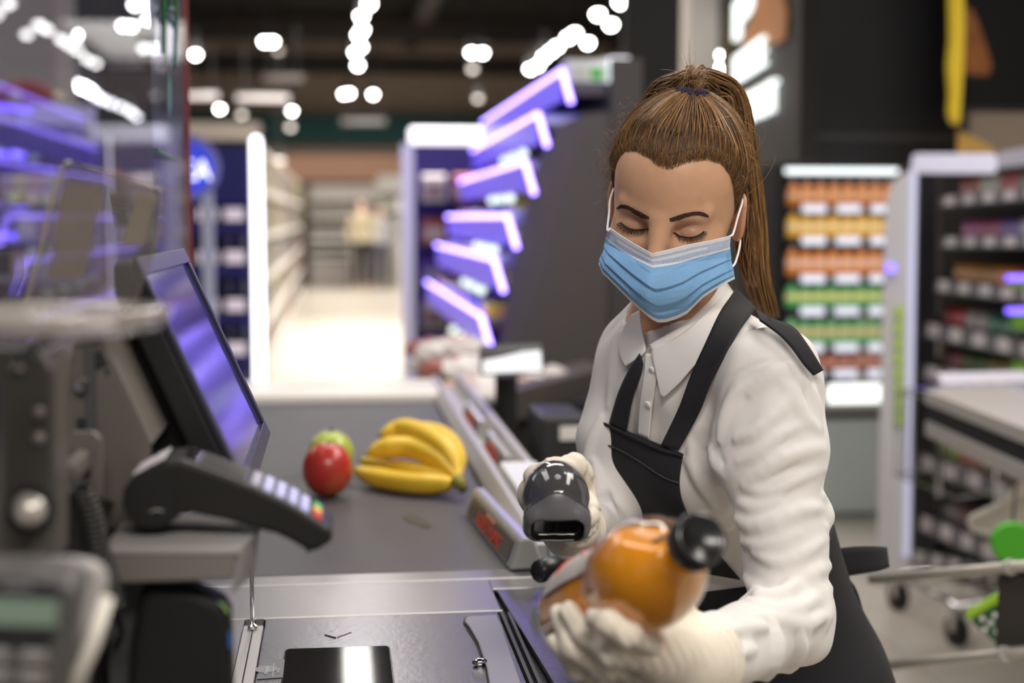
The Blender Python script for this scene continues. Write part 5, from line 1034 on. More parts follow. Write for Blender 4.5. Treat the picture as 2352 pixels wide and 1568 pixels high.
# ---- wrinkles laid on the sleeve: raised folds and pressed creases, found by sight line on the smooth form
def armform(p): return np.minimum(armL(p),foreL(p))
def fold(f,pts,r0,r1,off,n=9):
    q=interp_poly(pts,n); h=hit(f,q,0.0,d1=2.1); g=grad(f,h); g/=np.linalg.norm(g,axis=1)[:,None]+1e-9; h=h+g*(off+.0015)
    s=np.linspace(0,1,n); rr=r0+(r1-r0)*np.sin(s*math.pi)
    return h,rr
RIDGE=[(x,a,b,o) for x,a,b,o in [
 ([(1712,1112),(1750,1085),(1800,1052),(1850,1035),(1888,1030)],.004,.010,-.003),
 ([(1692,1192),(1725,1206),(1780,1196),(1840,1170),(1895,1168)],.004,.010,-.003),
 ([(1690,1008),(1740,985),(1800,930),(1830,880)],.004,.009,-.004),
 ([(1780,860),(1820,900),(1850,960),(1880,985)],.004,.010,-.004),
 ([(1725,905),(1760,870),(1790,850),(1812,862)],.003,.009,-.003),
 ([(1712,1330),(1745,1365),(1800,1360),(1860,1320),(1905,1300)],.004,.009,-.003),
 ([(1722,1375),(1770,1402),(1830,1400),(1905,1350)],.004,.009,-.003),
 ([(1745,1412),(1790,1425),(1850,1435),(1905,1410)],.004,.009,-.003),
 ([(1770,1420),(1785,1470),(1780,1520),(1762,1560)],.004,.010,-.003),
 ([(1830,1450),(1838,1495),(1815,1540)],.004,.009,-.003),
 ([(1730,1270),(1790,1290),(1850,1268),(1898,1235)],.003,.007,-.003),
 ([(1890,1140),(1902,1185),(1896,1210)],.004,.008,-.002),
 ([(1715,1120),(1760,1130),(1820,1105),(1892,1075)],.003,.007,-.003),([(1698,1155),(1735,1165),(1790,1150)],.003,.007,-.003),([(1705,1245),(1760,1250),(1830,1225)],.003,.006,-.003),
 ([(1650,1010),(1662,960),(1690,905),(1740,870)],.003,.008,-.003),([(1700,1060),(1740,1040),(1790,1000),(1850,970)],.003,.007,-.003),([(1850,870),(1872,920),(1886,980)],.003,.008,-.003),
 ([(1640,1462),(1700,1445),(1760,1440)],.003,.007,-.002),([(1660,1530),(1700,1500),(1735,1490)],.003,.006,-.002),([(1865,1330),(1895,1390),(1900,1440)],.003,.008,-.003),
]]
folds=[fold(armform,x,a,b,o) for x,a,b,o in RIDGE]
T_R=[([(1425,770),(1408,850),(1398,930)],.003,.007,-.003),([(1460,860),(1448,930),(1440,985)],.002,.004,-.002),
 ([(1585,1010),(1600,1090),(1640,1160)],.003,.008,-.003),([(1632,1010),(1645,1060),(1665,1090)],.003,.008,-.002),
 ([(1580,1060),(1625,1105),(1662,1125)],.003,.007,-.003),([(1600,1190),(1635,1210),(1672,1212)],.003,.006,-.002),
 ([(1380,960),(1352,1030),(1345,1090)],.003,.007,-.003),([(1362,1060),(1385,1130),(1420,1190)],.003,.008,-.003),([(1340,1100),(1365,1170),(1390,1230)],.003,.008,-.003),
 ([(1330,1130),(1345,1190),(1352,1240)],.003,.007,-.003)]
folds+=[fold(cloth0,x,a,b,o) for x,a,b,o in T_R]
seam=fold(cloth0,[(1832,822),(1760,832),(1690,862),(1652,925),(1640,985),(1650,1035),(1664,1062)],.0020,.0028,.0005,n=48)
def polyd(p,h,rr):
    d=np.full(len(p),9.0); lo=h.min(0)-.05; hi=h.max(0)+.05; m=((p>lo)&(p<hi)).all(1)
    if m.any():
        q=p[m]; dd=np.full(len(q),9.0)
        for i in range(len(h)-1): dd=np.minimum(dd,cone(h[i],h[i+1],rr[i],rr[i+1])(q))
        d[m]=dd
    return d
def wav(p):
    return (.0020*np.sin(p@np.array([55,20,34.])+2.2*np.sin(p@np.array([14,31,-17.])))+.0015*np.sin(p@np.array([-38,64,45.])+2*np.sin(p@np.array([33,-12,26.]))))
def shirt_f(p):
    d=cloth0(p)
    near=np.abs(d)<.05
    if near.any():
        q=p[near]; e=d[near]+wav(q)
        for h,rr in folds: e=smin(e,polyd(q,h,rr),.0075)
        e=smax(e,-polyd(q,*seam),.004)
        d=d.copy(); d[near]=e
    return d
cutn=cone(NB+[0,0,.0],H(0,.0,-.10),.060,.075)
def shirt(p):
    d=shirt_f(p)
    # openings: neck above the collar line, wrists, lower hem
    d=smax(d,-(cone(NB+(H(0,0,0)-NB)*.12,H(0,0,0),.064,.10)(p)),.004)
    hem=((HP-upx*.02)-p)@upx; d=np.maximum(d,hem)
    return d
woman=thing('person','woman cashier in white shirt, dark apron and blue face mask scanning a bottle','person',loc=(HP[0],HP[1],0))
# ---- body: one continuous skin surface (head, neck, torso, arms, legs)
ft=[np.array([HP[0]-.04,HP[1]-.05,.0]),np.array([HP[0]+.13,HP[1]+.10,.0])]
kn=[ft[0]+[-.01,-.05,.47],ft[1]+[0,-.06,.47]]
hj=[HP-lat*.085-[0,0,.06],HP+lat*.085-[0,0,.06]]
legs=[]
for i in range(2):
    an=ft[i]+[0,.02,.09]; legs+=[cone(hj[i],kn[i],.085,.055),cone(kn[i],an,.052,.036),cone(an+[0,.01,-.045],ft[i]+[-.04,-.13,.035],.036,.028)]
legs_f=U(legs,.03)
def bodyc(p): return smin(smin(cloth0(p)+.010,legs_f(p),.03),neck(p)+0.0,.03)
def bodyh(p):
    d=smin(head(p),neck(p),.025); return smin(d,cloth0(p)+.010,.02)
def lid_cols(v):
    q=toH(v); c=np.tile(np.array([.66,.385,.235]),(len(v),1))
    def blend(m,col):
        nonlocal c; m=np.clip(m,0,1)[:,None]; c=c*(1-m)+np.array(col)*m
    for s in (1,-1):
        e=np.sqrt(((q[:,0]-s*.031)/.021)**2+((q[:,2]-.004)/.014)**2); blend((1.15-e)*.8*(q[:,1]<-.05),(.43,.235,.165))
        e=np.sqrt(((q[:,0]-s*.045)/.022)**2+((q[:,2]+.036)/.018)**2); blend((1-e)*.45*(q[:,1]<-.03),(.68,.30,.21))
        e=np.sqrt(((q[:,1]-.012)/.022)**2+((q[:,2]+.01)/.034)**2); blend((1-e)*.6*(q[:,0]*s>.070),(.62,.25,.16))
    e=np.sqrt((q[:,0]/.022)**2+((q[:,2]+.071)/.010)**2); blend((1.3-e)*(q[:,1]<-.085),(.50,.16,.14))
    e=np.sqrt((q[:,0]/.015)**2+((q[:,2]+.040)/.015)**2); blend((1-e)*.5*(q[:,1]<-.10),(.66,.30,.20))
    return c
lo=HO-[.13,.14,.22]; hi=HO+[.13,.15,.14]
zc=NB[2]-.02
v1,F1=surface(bodyh,lo,hi,.0021)
v2,F2=surface(bodyc,(-.1,1.0,-.01),(1.0,2.4,HO[2]-.03),.009)
k1=(v1[F1][:,:,2].min(1)>zc-.004); F1=F1[k1]
k2=(v2[F2][:,:,2].max(1)<zc+.010); F2=F2[k2]
vv=np.vstack([v1,v2]); FF=np.vstack([F1,F2+len(v1)])
us=np.unique(FF); mp=np.full(len(vv),-1); mp[us]=np.arange(len(us)); vv=vv[us]; FF=mp[FF]
mesh_np('body',vv,FF,M_skin,woman,cols=lid_cols(vv))
# ---- shirt
lo=np.array([-.1,1.05,.78]); hi=np.array([.80,2.05,1.40])
v,F=surface(shirt,lo,hi,.0034)
wr=lambda a,b,p: (p-b)@((b-a)/np.linalg.norm(b-a))
cf=v[F].mean(1); keep=np.ones(len(F),bool)
keep&=~((wr(Lel,Lwr,cf)>0.0)&(np.linalg.norm(cf-Lwr,axis=1)<.08)); keep&=~((wr(Rel,Rwr,cf)>0.0)&(np.linalg.norm(cf-Rwr,axis=1)<.08))
F=F[keep]
shirt_o=mesh_np('shirt',v,F,M_shirt,woman)
def shirtq(p): return shirt_f(p)
def strip(name,pixL,pixR,mt,off,n=40,m=6,th=.002,f=cloth0,parent=None,label=None,curve=0):
    A=interp_poly(pixL,n); B=interp_poly(pixR,n); g=np.stack([A+(B-A)*t for t in np.linspace(0,1,m)],1).reshape(-1,2)
    h=hit(f,g,off,d1=2.2).reshape(n,m,3)
    return sheet(name,h,mt,th,parent or woman)
def sheet(name,G,mt,th,parent,cols=None,smooth_it=1):
    G=G.copy()
    for _ in range(smooth_it):
        H2=G.copy(); H2[1:-1]=.5*G[1:-1]+.25*(G[:-2]+G[2:]); 
        if G.shape[1]>2: H2[:,1:-1]=.5*H2[:,1:-1]+.25*(H2[:,:-2]+H2[:,2:])
        G=H2
    a,b=G.shape[:2]; F=np.array([(i*b+j,i*b+j+1,(i+1)*b+j+1,(i+1)*b+j) for i in range(a-1) for j in range(b-1)])
    o=mesh_np(name,G.reshape(-1,3),F,mt,parent,cols=cols)
    md=o.modifiers.new('solid','SOLIDIFY'); md.thickness=th; md.offset=0
    return o
# ---- apron: bib, skirt, straps, bow
apron=strip('apron_bib',[(1378,965),(1366,1005),(1359,1045),(1366,1095),(1385,1150),(1420,1220),(1480,1290)],[(1569,1042),(1563,1075),(1560,1110),(1566,1150),(1590,1200),(1640,1262),(1700,1330)],M_apron,.006,n=50,m=40,th=.003,f=torso)
b=apron
hem=strip('bib_hem',[(1371,1011),(1420,1030),(1465,1055),(1520,1092),(1561,1108)],[(1371,1015),(1420,1034),(1465,1059),(1520,1096),(1561,1112)],M_apron2,.0085,n=30,m=2,th=.001,f=torso,parent=apron)
strip('bib_edge',[(1381,966),(1420,985),(1475,1010),(1520,1030),(1569,1042)],[(1381,973),(1420,992),(1474,1017),(1519,1037),(1568,1050)],M_apron,.0088,n=30,m=3,th=.002,f=torso,parent=apron)
strip('neck_strap',[(1690,664),(1655,715),(1620,790),(1588,860),(1560,935),(1519,1022)],[(1736,708),(1700,755),(1665,815),(1632,880),(1605,950),(1558,1034)],M_apron,.008,n=60,m=8,th=.0025,f=lambda p: smin(torso(p),neck(p)-.006,.03))
strip('neck_strap',[(1470,812),(1445,850),(1420,905),(1400,972)],[(1476,835),(1470,862),(1452,915),(1437,992)],M_apron,.007,n=40,m=6,th=.0025,f=torso)
strip('back_strap',[(1735,712),(1775,733),(1822,752),(1856,795),(1890,850)],[(1745,735),(1790,768),(1820,800),(1845,835),(1869,862)],M_apron,.012,n=40,m=6,th=.0025,f=cloth0)
def skirt(p):
    d=smin(smin(waist(p),hips(p),.08),back(p),.06); ctr=HP+np.array([.02,0,-.30]); 
    d=smin(d,ell(HP+np.array([.0,.0,-.25]),(.19,.16,.33),TR)(p),.08)
    q=p-HP; fo=.006*np.sin(np.arctan2(q@lat,q@fwd)*9)*np.clip(-(q@upx)*4+.4,0,1)
    return d-.008+fo
def skirt_c(p):
    q=p-WA; top=(q@upx)-.015-.0*(q@lat); d=np.maximum(skirt(p),top); d=np.maximum(d,.42-p[:,2]); 
    return d
v,F=surface(skirt_c,(.05,1.3,.40),(1.05,2.4,1.16),.006)
mesh_np('apron_skirt',v,F,M_apron,woman)
def trs(p): return np.maximum(np.maximum(smin(hips(p),legs_f(p),.05)-.001,p[:,2]-.95),.05-p[:,2])
v,F=surface(trs,(.05,1.3,.03),(1.05,2.4,1.0),.011); mesh_np('trousers',v,F,M_trouser,woman)
for i in range(2):
    sh=cone(ft[i]+[0,.04,.045],ft[i]+[-.045,-.15,.04],.046,.038)
    v,F=surface(lambda p: np.maximum(sh(p),.001-p[:,2]),ft[i]-[.15,.25,.01],ft[i]+[.12,.12,.12],.006); mesh_np('shoe',v,F,M_shoe,woman)
# bow behind the waist: one standing loop and two tails
dB=1.90
def ribbon(name,cen,wid,n=40,d=None,th=.0025):
    c=interp_poly(cen,n); w_=interp_poly(wid,n); G=[]
    for i in range(n):
        a=P(c[i,0],c[i,1],c[i,2]); b=P(w_[i,0],w_[i,1],w_[i,2]); G.append([a+(b-a)*t for t in np.linspace(0,1,5)])
    return sheet(name,np.array(G),M_apron,th,woman)
ribbon('bow_loop',[(1895,1265,1.84),(1950,1256,1.84),(2005,1254,1.86),(2036,1257,1.90),(2010,1262,1.93),(1950,1268,1.94),(1895,1275,1.92)],
 [(1895,1322,1.84),(1950,1318,1.84),(2010,1312,1.86),(2042,1302,1.90),(2010,1312,1.93),(1950,1322,1.94),(1895,1332,1.92)],n=50)
ribbon('bow_tail',[(1900,1322,1.86),(1928,1348,1.87),(1952,1395,1.87),(1975,1455,1.86)],[(1928,1312,1.85),(1962,1345,1.86),(1980,1395,1.86),(1989,1450,1.85)],n=30)
# ---- collar, placket, buttons
cfm=lambda p: smin(torso(p),neck(p),.03)
def patch(name,L,R,mt,offs,n=24,m=14,th=.0016,f=cfm,parent=None):
    A=interp_poly(L,n); B=interp_poly(R,n); g=np.stack([A+(B-A)*t for t in np.linspace(0,1,m)],1)
    h=hit(f,g.reshape(-1,2),offs,d1=2.1).reshape(n,m,3); return sheet(name,h,mt,th,parent or woman,smooth_it=2)
patch('collar',[(1676,664),(1640,700),(1585,752),(1535,786),(1497,802),(1505,850),(1519,912)],[(1700,690),(1690,720),(1650,770),(1622,810),(1590,845),(1560,880),(1523,914)],M_shirt,.008,n=36,parent=shirt_o)
patch('collar_stand',[(1662,640),(1630,690),(1575,742),(1520,775),(1492,792)],[(1690,680),(1655,712),(1600,762),(1540,800),(1500,812)],M_shirt,.004,parent=shirt_o)
patch('collar',[(1470,712),(1474,755),(1483,802),(1470,820)],[(1452,722),(1428,762),(1421,810),(1436,842)],M_shirt,.006,parent=shirt_o)
patch('placket',[(1484,812),(1478,870),(1470,930),(1466,1000)],[(1516,812),(1508,870),(1498,930),(1490,1010)],M_shirt,.0045,parent=shirt_o,f=torso)
for (u,v_) in [(1497,850),(1488,930)]:
    h=hit(torso,[(u,v_)],.0065)[0]; MB().lathe([(.0001,.001),(.004,.0012),(.0048,.0005),(.0048,-.0008)],h,fwd,n=16).build('button',M_white,shirt_o,smooth=True)
# ---- brows, lashes, ear loops
def cr(x,y): return (1360+x/4.355,400+y/4.355)
def hairs(name,roots,tips,mt,rad,parent,f=head,curl=.0,k=5,lift=(.0006,.002)):
    a=np.array([cr(*q) for q in roots]); b=np.array([cr(*q) for q in tips]); n=len(a)
    pa=hit(f,a,.0002); pb=hit(f,b,.0002); g=grad(f,pa); g/=np.linalg.norm(g,axis=1)[:,None]
    S=[]
    for i in range(n):
        if np.linalg.norm(pa[i]-pb[i])>.03: continue
        S.append([pa[i]*(1-t)+pb[i]*t+g[i]*(lift[0]+lift[1]*math.sin(t*math.pi/2)) for t in np.linspace(0,1,k)])
    return strands(name,np.array(S),rad,mt,parent)
def strands(name,S,rad,mt,parent,cols=None):
    """S: (n,k,3) polylines -> thin three-sided tubes in one mesh"""
    n,k=S.shape[:2]; t=np.gradient(S,axis=1); t/=np.linalg.norm(t,axis=2)[...,None]+1e-12
    a=np.cross(t,np.array([.31,.2,.93])); a/=np.linalg.norm(a,axis=2)[...,None]+1e-12; b=np.cross(t,a)
    taper=np.ones(k); taper[-1]=.25; taper[0]=.7; r=(np.atleast_1d(rad).reshape(-1,1)*taper)[...,None]
    V=np.stack([S+r*(a*math.cos(x)+b*math.sin(x)) for x in (0,2.094,4.189)],2)      # n,k,3,3
    base=(np.arange(n)*k*3)[:,None,None]+ (np.arange(k-1)*3)[None,:,None]+np.arange(3)[None,None,:]
    nx=base-np.arange(3)+ (np.arange(3)+1)%3
    F=np.stack([base,nx,nx+3,base+3],-1).reshape(-1,4)
    c=None if cols is None else np.repeat(cols,k*3,axis=0) if cols.ndim==2 else np.repeat(cols.reshape(-1,3),3,axis=0)
    return mesh_np(name,V.reshape(-1,3),F,mt,parent,cols=c)
def poly_fill(top,bot,n):
    A=interp_poly(top,60); B=interp_poly(bot,60); i=RNG.random(n)*58; t=RNG.random(n)[:,None]; j=i.astype(int)
    return A[j]*(1-t)+B[j]*t, A[j+1]-A[j], t[:,0]
def brow(top,bot,sgn):
    r,d,t=poly_fill(top,bot,900); d=d/np.linalg.norm(d,axis=1)[:,None]; nrm=np.stack([d[:,1],-d[:,0]],1); nrm[nrm[:,1]>0]*=-1
    tip=r+d*RNG.uniform(8,15,(900,1))+nrm*((t-.5)*4)[:,None]
    hairs('eyebrow',r,tip,M_brow,.00016,woman,k=4,lift=(.0003,.0005))
    g=np.stack([interp_poly(top,24)*(1-t)+interp_poly(bot,24)*t for t in np.linspace(.12,.88,6)],1).reshape(-1,2); g=np.array([cr(*q) for q in g])
    h=hit(head,g,.0004).reshape(24,6,3); return h
for top,bot,s in [([(572,425),(500,383),(420,343),(350,306),(290,303),(248,335)],[(568,450),(500,440),(430,402),(370,358),(305,338),(250,345)],-1),
                  ([(772,440),(860,408),(950,384),(1040,370),(1110,380),(1165,412)],[(782,476),(860,464),(950,430),(1040,412),(1110,420),(1162,430)],1)]:
    h=brow(top,bot,s); sheet('eyebrow',h,mat('brow_skin',(.105,.055,.040),rough=.7),.0004,woman)
for line,tipl in [([(292,480),(320,510),(370,540),(430,553),(500,550),(562,545)],[(250,520),(275,565),(345,605),(420,615),(490,600),(575,560)]),
                  ([(815,578),(870,612),(945,630),(1020,625),(1080,600),(1118,568)],[(835,610),(880,655),(955,682),(1050,672),(1115,640),(1150,590)])]:
    A=interp_poly(line,62); B=interp_poly(tipl,62); A2_=np.vstack([A,A[:-2:2]+.5]); B2_=np.vstack([B,B[:-2:2]]); r=A2_+RNG.normal(0,1.2,A2_.shape); tp=A2_+(B2_-A2_)*RNG.uniform(.4,.85,(len(A2_),1))+RNG.normal(0,5,B2_.shape)
    hairs('eyelashes',r,tp,M_lash,.00017,woman,k=5,lift=(.0004,.004))
    g=np.array([cr(*q) for q in np.stack([A+[0,-2],A+[0,3],A+[0,7]],1).reshape(-1,2)]); h=hit(head,g,.0005).reshape(-1,3,3); sheet('lash_line',h,M_lash,.0005,woman)
# ---- face mask
def g_y(x,z):
    ax=np.abs(x); t=np.clip((-.028-z)/.09,0,1)
    ctr=-.1185-.010*np.sin(np.clip(t*1.6,0,1)*math.pi)+ .030*np.clip((t-.55)/.45,0,1)**2
    slope=.62-.08*t; return ctr+slope*(np.sqrt(ax**2+.006**2)-.006)+3.2*np.clip(ax-.035,0,1)**2
def mask_hit(uv,off):
    R=np.array([ray(a,b)[0]/ray(a,b)[1] for a,b in uv]); t=np.full(len(uv),1.35); best=t.copy(); bd=np.full(len(uv),9.)
    for _ in range(400):
        q=toH(C0+R*t[:,None]); d=g_y(q[:,0],q[:,2])-off-q[:,1]; m=(np.abs(d)<bd); bd=np.where(m,np.abs(d),bd); best=np.where(m,t,best); t=np.where(d>0.0004,t+np.clip(d*.5,.0002,.004),t)
    return C0+R*best[:,None]
mt_top=[(180,535),(300,620),(430,700),(600,793),(760,755),(980,700),(1200,660),(1385,615)]
mt_bot=[(68,890),(105,990),(150,1030),(250,1130),(410,1290),(540,1405),(600,1450),(660,1478),(740,1475),(850,1440),(950,1390),(1110,1230),(1200,1170),(1300,1110),(1425,1045)]
def seg(pts,n,corner=None):
    p=np.array(pts,float); d=np.r_[0,np.cumsum(np.linalg.norm(np.diff(p,axis=0),axis=1))]; s=np.linspace(0,d[-1],n); return np.stack([np.interp(s,d,p[:,0]),np.interp(s,d,p[:,1])],1)
NS,NT=260,230
top=np.vstack([seg(mt_top[:4],NS*4//9),seg(mt_top[3:],NS-NS*4//9+1)[1:]]); bot=np.vstack([seg(mt_bot[:8],NS*4//9),seg(mt_bot[7:],NS-NS*4//9+1)[1:]])
ts=np.linspace(0,1,NT)
sideL=seg([(180,535),(150,590),(125,690),(118,760),(75,850),(68,890)],NT); sideR=seg([(1385,615),(1378,700),(1392,880),(1412,950),(1425,1045)],NT)
s=np.linspace(0,1,NS)[None,:,None]; G2=top[None]*(1-ts[:,None,None])+bot[None]*ts[:,None,None]
G2+= (1-s)*(sideL-(top[0]*(1-ts[:,None])+bot[0]*ts[:,None]))[:,None]*np.clip(1-s*5,0,1)+ s*(sideR-(top[-1]*(1-ts[:,None])+bot[-1]*ts[:,None]))[:,None]*np.clip(1-(1-s)*5,0,1)
vband=np.interp(np.linspace(0,1,NS),[0,.45,1],[.30,.205,.30])     # where the white band ends
T=np.repeat(ts[:,None],NS,1); Sg=np.repeat(np.linspace(0,1,NS)[None],NT,0)
bandT=np.repeat(vband[None],NT,0)
p1=.52+.03*np.abs(Sg-.45); p2=.76+.02*np.abs(Sg-.45); p3=.90
def step(e): return np.clip((T-e)/.02,0,1)
off=.003+.0000*T
sidefade=np.clip(np.minimum(Sg,1-Sg)/.10,0,1)
saw=lambda lo_,hi_: np.clip((T-lo_)/(hi_-lo_),0,1)
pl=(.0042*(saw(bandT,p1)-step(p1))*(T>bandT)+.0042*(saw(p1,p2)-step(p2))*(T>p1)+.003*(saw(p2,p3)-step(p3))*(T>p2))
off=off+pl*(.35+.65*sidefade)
wr_=.0007*np.sin(Sg*60+T*13)*(1-sidefade)+.0008*np.sin(Sg*23+T*9)*(T>.3)
cuv=np.array([cr(a,b) for a,b in G2.reshape(-1,2)])
g_off=(off+wr_).ravel()
Gm=mask_hit(cuv,g_off).reshape(NT,NS,3)
blue=np.array([.25,.50,.83]); wht=np.array([.92,.92,.96]); pale=np.array([.60,.71,.92]); stitch=np.array([.24,.32,.62])
C=np.zeros((NT,NS,3)); C[:]=blue; C[T<bandT]=pale; C[T<bandT*.24]=wht
wire=(T>bandT*.40)&(T<bandT*.56)&(Sg>.10)&(Sg<.83); C[wire]=wht*1.02
C[(T>bandT*.86)&(T<bandT)]=wht
dash=((Sg*150)%1)<.55
for e in (.27,.70,.82): C[(np.abs(T-bandT*e)<.0038)&dash]=stitch
C[T>.955]=wht
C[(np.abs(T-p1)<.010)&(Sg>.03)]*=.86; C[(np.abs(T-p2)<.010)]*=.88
for x0 in (.965,.975,.985):     # welded marks on the side edge
    C[(np.abs(Sg-x0)<.0022)&(((T*60)%1)<.5)&(T>.35)]*=.72; C[(np.abs(Sg-(1-x0))<.0022)&(((T*60)%1)<.5)&(T>.35)]*=.72
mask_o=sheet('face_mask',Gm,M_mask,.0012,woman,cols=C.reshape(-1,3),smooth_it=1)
mask_o['label']='blue pleated mask with white edges'
def tubep(name,pts,r,mt,parent,n=24,k=8):
    q=interp_poly(pts,n); MB().tube(q,r,n=k).build(name,mt,parent,smooth=True)
eL=Gm[2,-2]; eB=Gm[int(NT*.72),-2]
tubep('ear_loop',[eL,P(1684,536,1.62),P(1694,500,1.635),P(1704,466,1.655),H(.074,.018,.018),H(.071,.034,.004),H(.070,.036,-.025),P(1700,556,1.69),P(1690,600,1.66),eB],.0013,M_white,mask_o,n=50)
eL=Gm[2,1]; eB=Gm[int(NT*.8),1]
tubep('ear_loop',[eL,P(1395,528,1.62),P(1399,490,1.65),P(1403,452,1.67),H(-.073,.018,.02),H(-.070,.034,-.005),H(-.070,.03,-.05),eB],.0013,M_white,mask_o,n=50)
exec_hands=True
# ---- bottle pose (needed by the hand that holds it)
BC=P(1608,1238,1.03); BB=P(1328,1422,1.245); BAX=(BC-BB)/np.linalg.norm(BC-BB); BL=np.linalg.norm(BC-BB)
bot_prof=[(.0,0),(.030,0),(.040,.004),(.0445,.014),(.045,.05),(.0445,.085),(.042,.105),(.0405,.115),(.042,.128),(.045,.145),(.0455,.160),(.043,.180),(.036,.198),(.026,.213),(.019,.221),(.0165,.226)]
def bottle_f(p):
    q=p-BB; h=q@BAX; r=np.linalg.norm(q-h[:,None]*BAX,axis=1); R=np.interp(h,[a[1] for a in bot_prof[1:]]+[BL],[a[0] for a in bot_prof[1:]]+[.016]); return np.maximum(r-R,np.maximum(-h,h-BL))
def on_bottle(u,v,off): return hit(bottle_f,[(u,v)],off,d0=.85,d1=1.4)[0]
def hand_f(fingers,palm,k=.008,kp=.014):
    fs=[]
    for J,r0,r1 in fingers:
        n=len(J)-1; rr=np.linspace(r0,r1,n+1); seg_=[cone(J[i],J[i+1],rr[i],rr[i+1]) for i in range(n)]
        kn_=[ell(J[i],(rr[i]*1.03,)*3) for i in range(1,n)]
        fs.append(U(seg_+kn_,.006))
    pf=U(palm,.02)
    def f(p):
        d=fs[0](p)
        for g in fs[1:]: d=smin(d,g(p),.0025)
        d=smin(d,pf(p),kp)
        near=np.abs(d)<.02
        if near.any():
            q=p[near]; d=d.copy(); d[near]+=.0005*np.sin(q@np.array([420,300,200.])+3*np.sin(q@np.array([90,-140,60.])))
        return d
    return f
# left hand under the bottle
idx=[P(1492,1478,1.115),P(1440,1455,1.085),on_bottle(1400,1432,.008),on_bottle(1366,1420,.0075)]
mid=[P(1476,1515,1.14),P(1405,1500,1.105),on_bottle(1345,1455,.0095),on_bottle(1308,1404,.0075)]
rng_=[P(1465,1545,1.17),P(1380,1535,1.14),P(1318,1490,1.135),on_bottle(1284,1410,.008)]
pnk=[P(1455,1565,1.20),P(1380,1570,1.175),P(1325,1535,1.15),P(1276,1474,1.15)]
thb=[P(1568,1500,1.24),P(1572,1450,1.245),P(1560,1400,1.235),P(1535,1350,1.23)]
palm=[cone(Lwr,P(1500,1500,1.165),.031,.027),cone(Lwr,P(1480,1540,1.19),.030,.022),cone(P(1580,1510,1.235),P(1568,1480,1.235),.026,.018)]
LH=hand_f([(idx,.0105,.0085),(mid,.0105,.0088),(rng_,.0100,.0082),(pnk,.0090,.0075),(thb,.0125,.0095)],palm)
cuff=cone(Lwr+(Lwr-Lel)/np.linalg.norm(Lwr-Lel)*-.012,Lwr+(Lwr-Lel)/np.linalg.norm(Lwr-Lel)*.03,.0365,.033)
def glove(f,cuf,lo_,hi_,a,b,name='glove',lab=None):
    ax=(b-a)/np.linalg.norm(b-a)
    def g(p):
        d=smin(f(p),cuf(p),.012); s=(p-b)@ax; d=d+.0009*np.sin(s*520)*np.clip((.03-s)/.03,0,1)*(np.abs(d)<.01)
        return np.maximum(d,-(s+.012))
    v,F=surface(g,lo_,hi_,.0020); o=mesh_np(name,v,F,M_glove,woman)
    return o
c=P(1440,1490,1.16); gl=glove(LH,cuff,c-[.13,.13,.12],c+[.14,.16,.12],Lel,Lwr)
# right hand behind and over the scanner
SCC=P(1278,1165,1.43)
g1=P(1300,1190,1.50)
ri=[P(1322,1118,1.515),P(1332,1085,1.49),P(1318,1070,1.465),P(1280,1074,1.450)]         # index finger, over the top
rm=[P(1335,1150,1.52),P(1352,1165,1.485),P(1352,1185,1.46),P(1338,1200,1.455)]
rr_=[P(1335,1175,1.525),P(1350,1192,1.49),P(1345,1212,1.465),P(1325,1222,1.46)]
rp=[P(1330,1200,1.53),P(1342,1220,1.495),P(1330,1236,1.475),P(1308,1240,1.47)]
rt=[P(1255,1150,1.51),P(1225,1130,1.485),P(1232,1095,1.465),P(1268,1072,1.455)]          # thumb along the left side to the top
rpalm=[cone(Rwr,P(1300,1140,1.51),.029,.026),cone(P(1262,1150,1.495),P(1320,1120,1.51),.024,.020),cone(P(1240,1140,1.488),P(1275,1095,1.475),.017,.014)]
RH=hand_f([(ri,.0130,.0110),(rm,.0100,.0085),(rr_,.0095,.008),(rp,.009,.0075),(rt,.0125,.0105)],rpalm)
rax=(Rwr-Rel)/np.linalg.norm(Rwr-Rel)
cuffR=cone(Rwr-rax*.012,Rwr+rax*.03,.034,.030)
c=P(1290,1150,1.49); glove(RH,cuffR,c-[.11,.11,.11],c+[.11,.12,.11],Rel,Rwr)
# ---- hair: a close cap, thousands of strands drawn back to the tie, the ponytail and loose flyaways
SKC=np.array([0,.010,.034])
def hairline_el(az):        # azimuth from the front (0) to the back (180), degrees; returns elevation of the hairline
    a=np.abs(az); e=np.interp(a,[0,5,14,28,42,52,60,68,76,83,90,100,110,140,180],[24.5,25.5,30,32,29,19,4,-12,-24,-27,-4,-6,-20,-34,-38]); return e
def dirs(az,el):
    a=np.radians(az); e=np.radians(el); return np.stack([np.sin(a)*np.cos(e),-np.cos(a)*np.cos(e),np.sin(e)],-1)
def headrad(n):
    t=np.full(len(n),.05)
    for _ in range(26): t=t+_hs(SKC+n*t[:,None])*-.8
    return t
def _hs(q): 
    d=smin(sk(q),fc(q),.03); d=smin(d,fh(q),.02); return smin(d,jw(q),.03)
TIE_L=np.array([.004,.022,.126]); nT=(TIE_L-SKC)/np.linalg.norm(TIE_L-SKC)
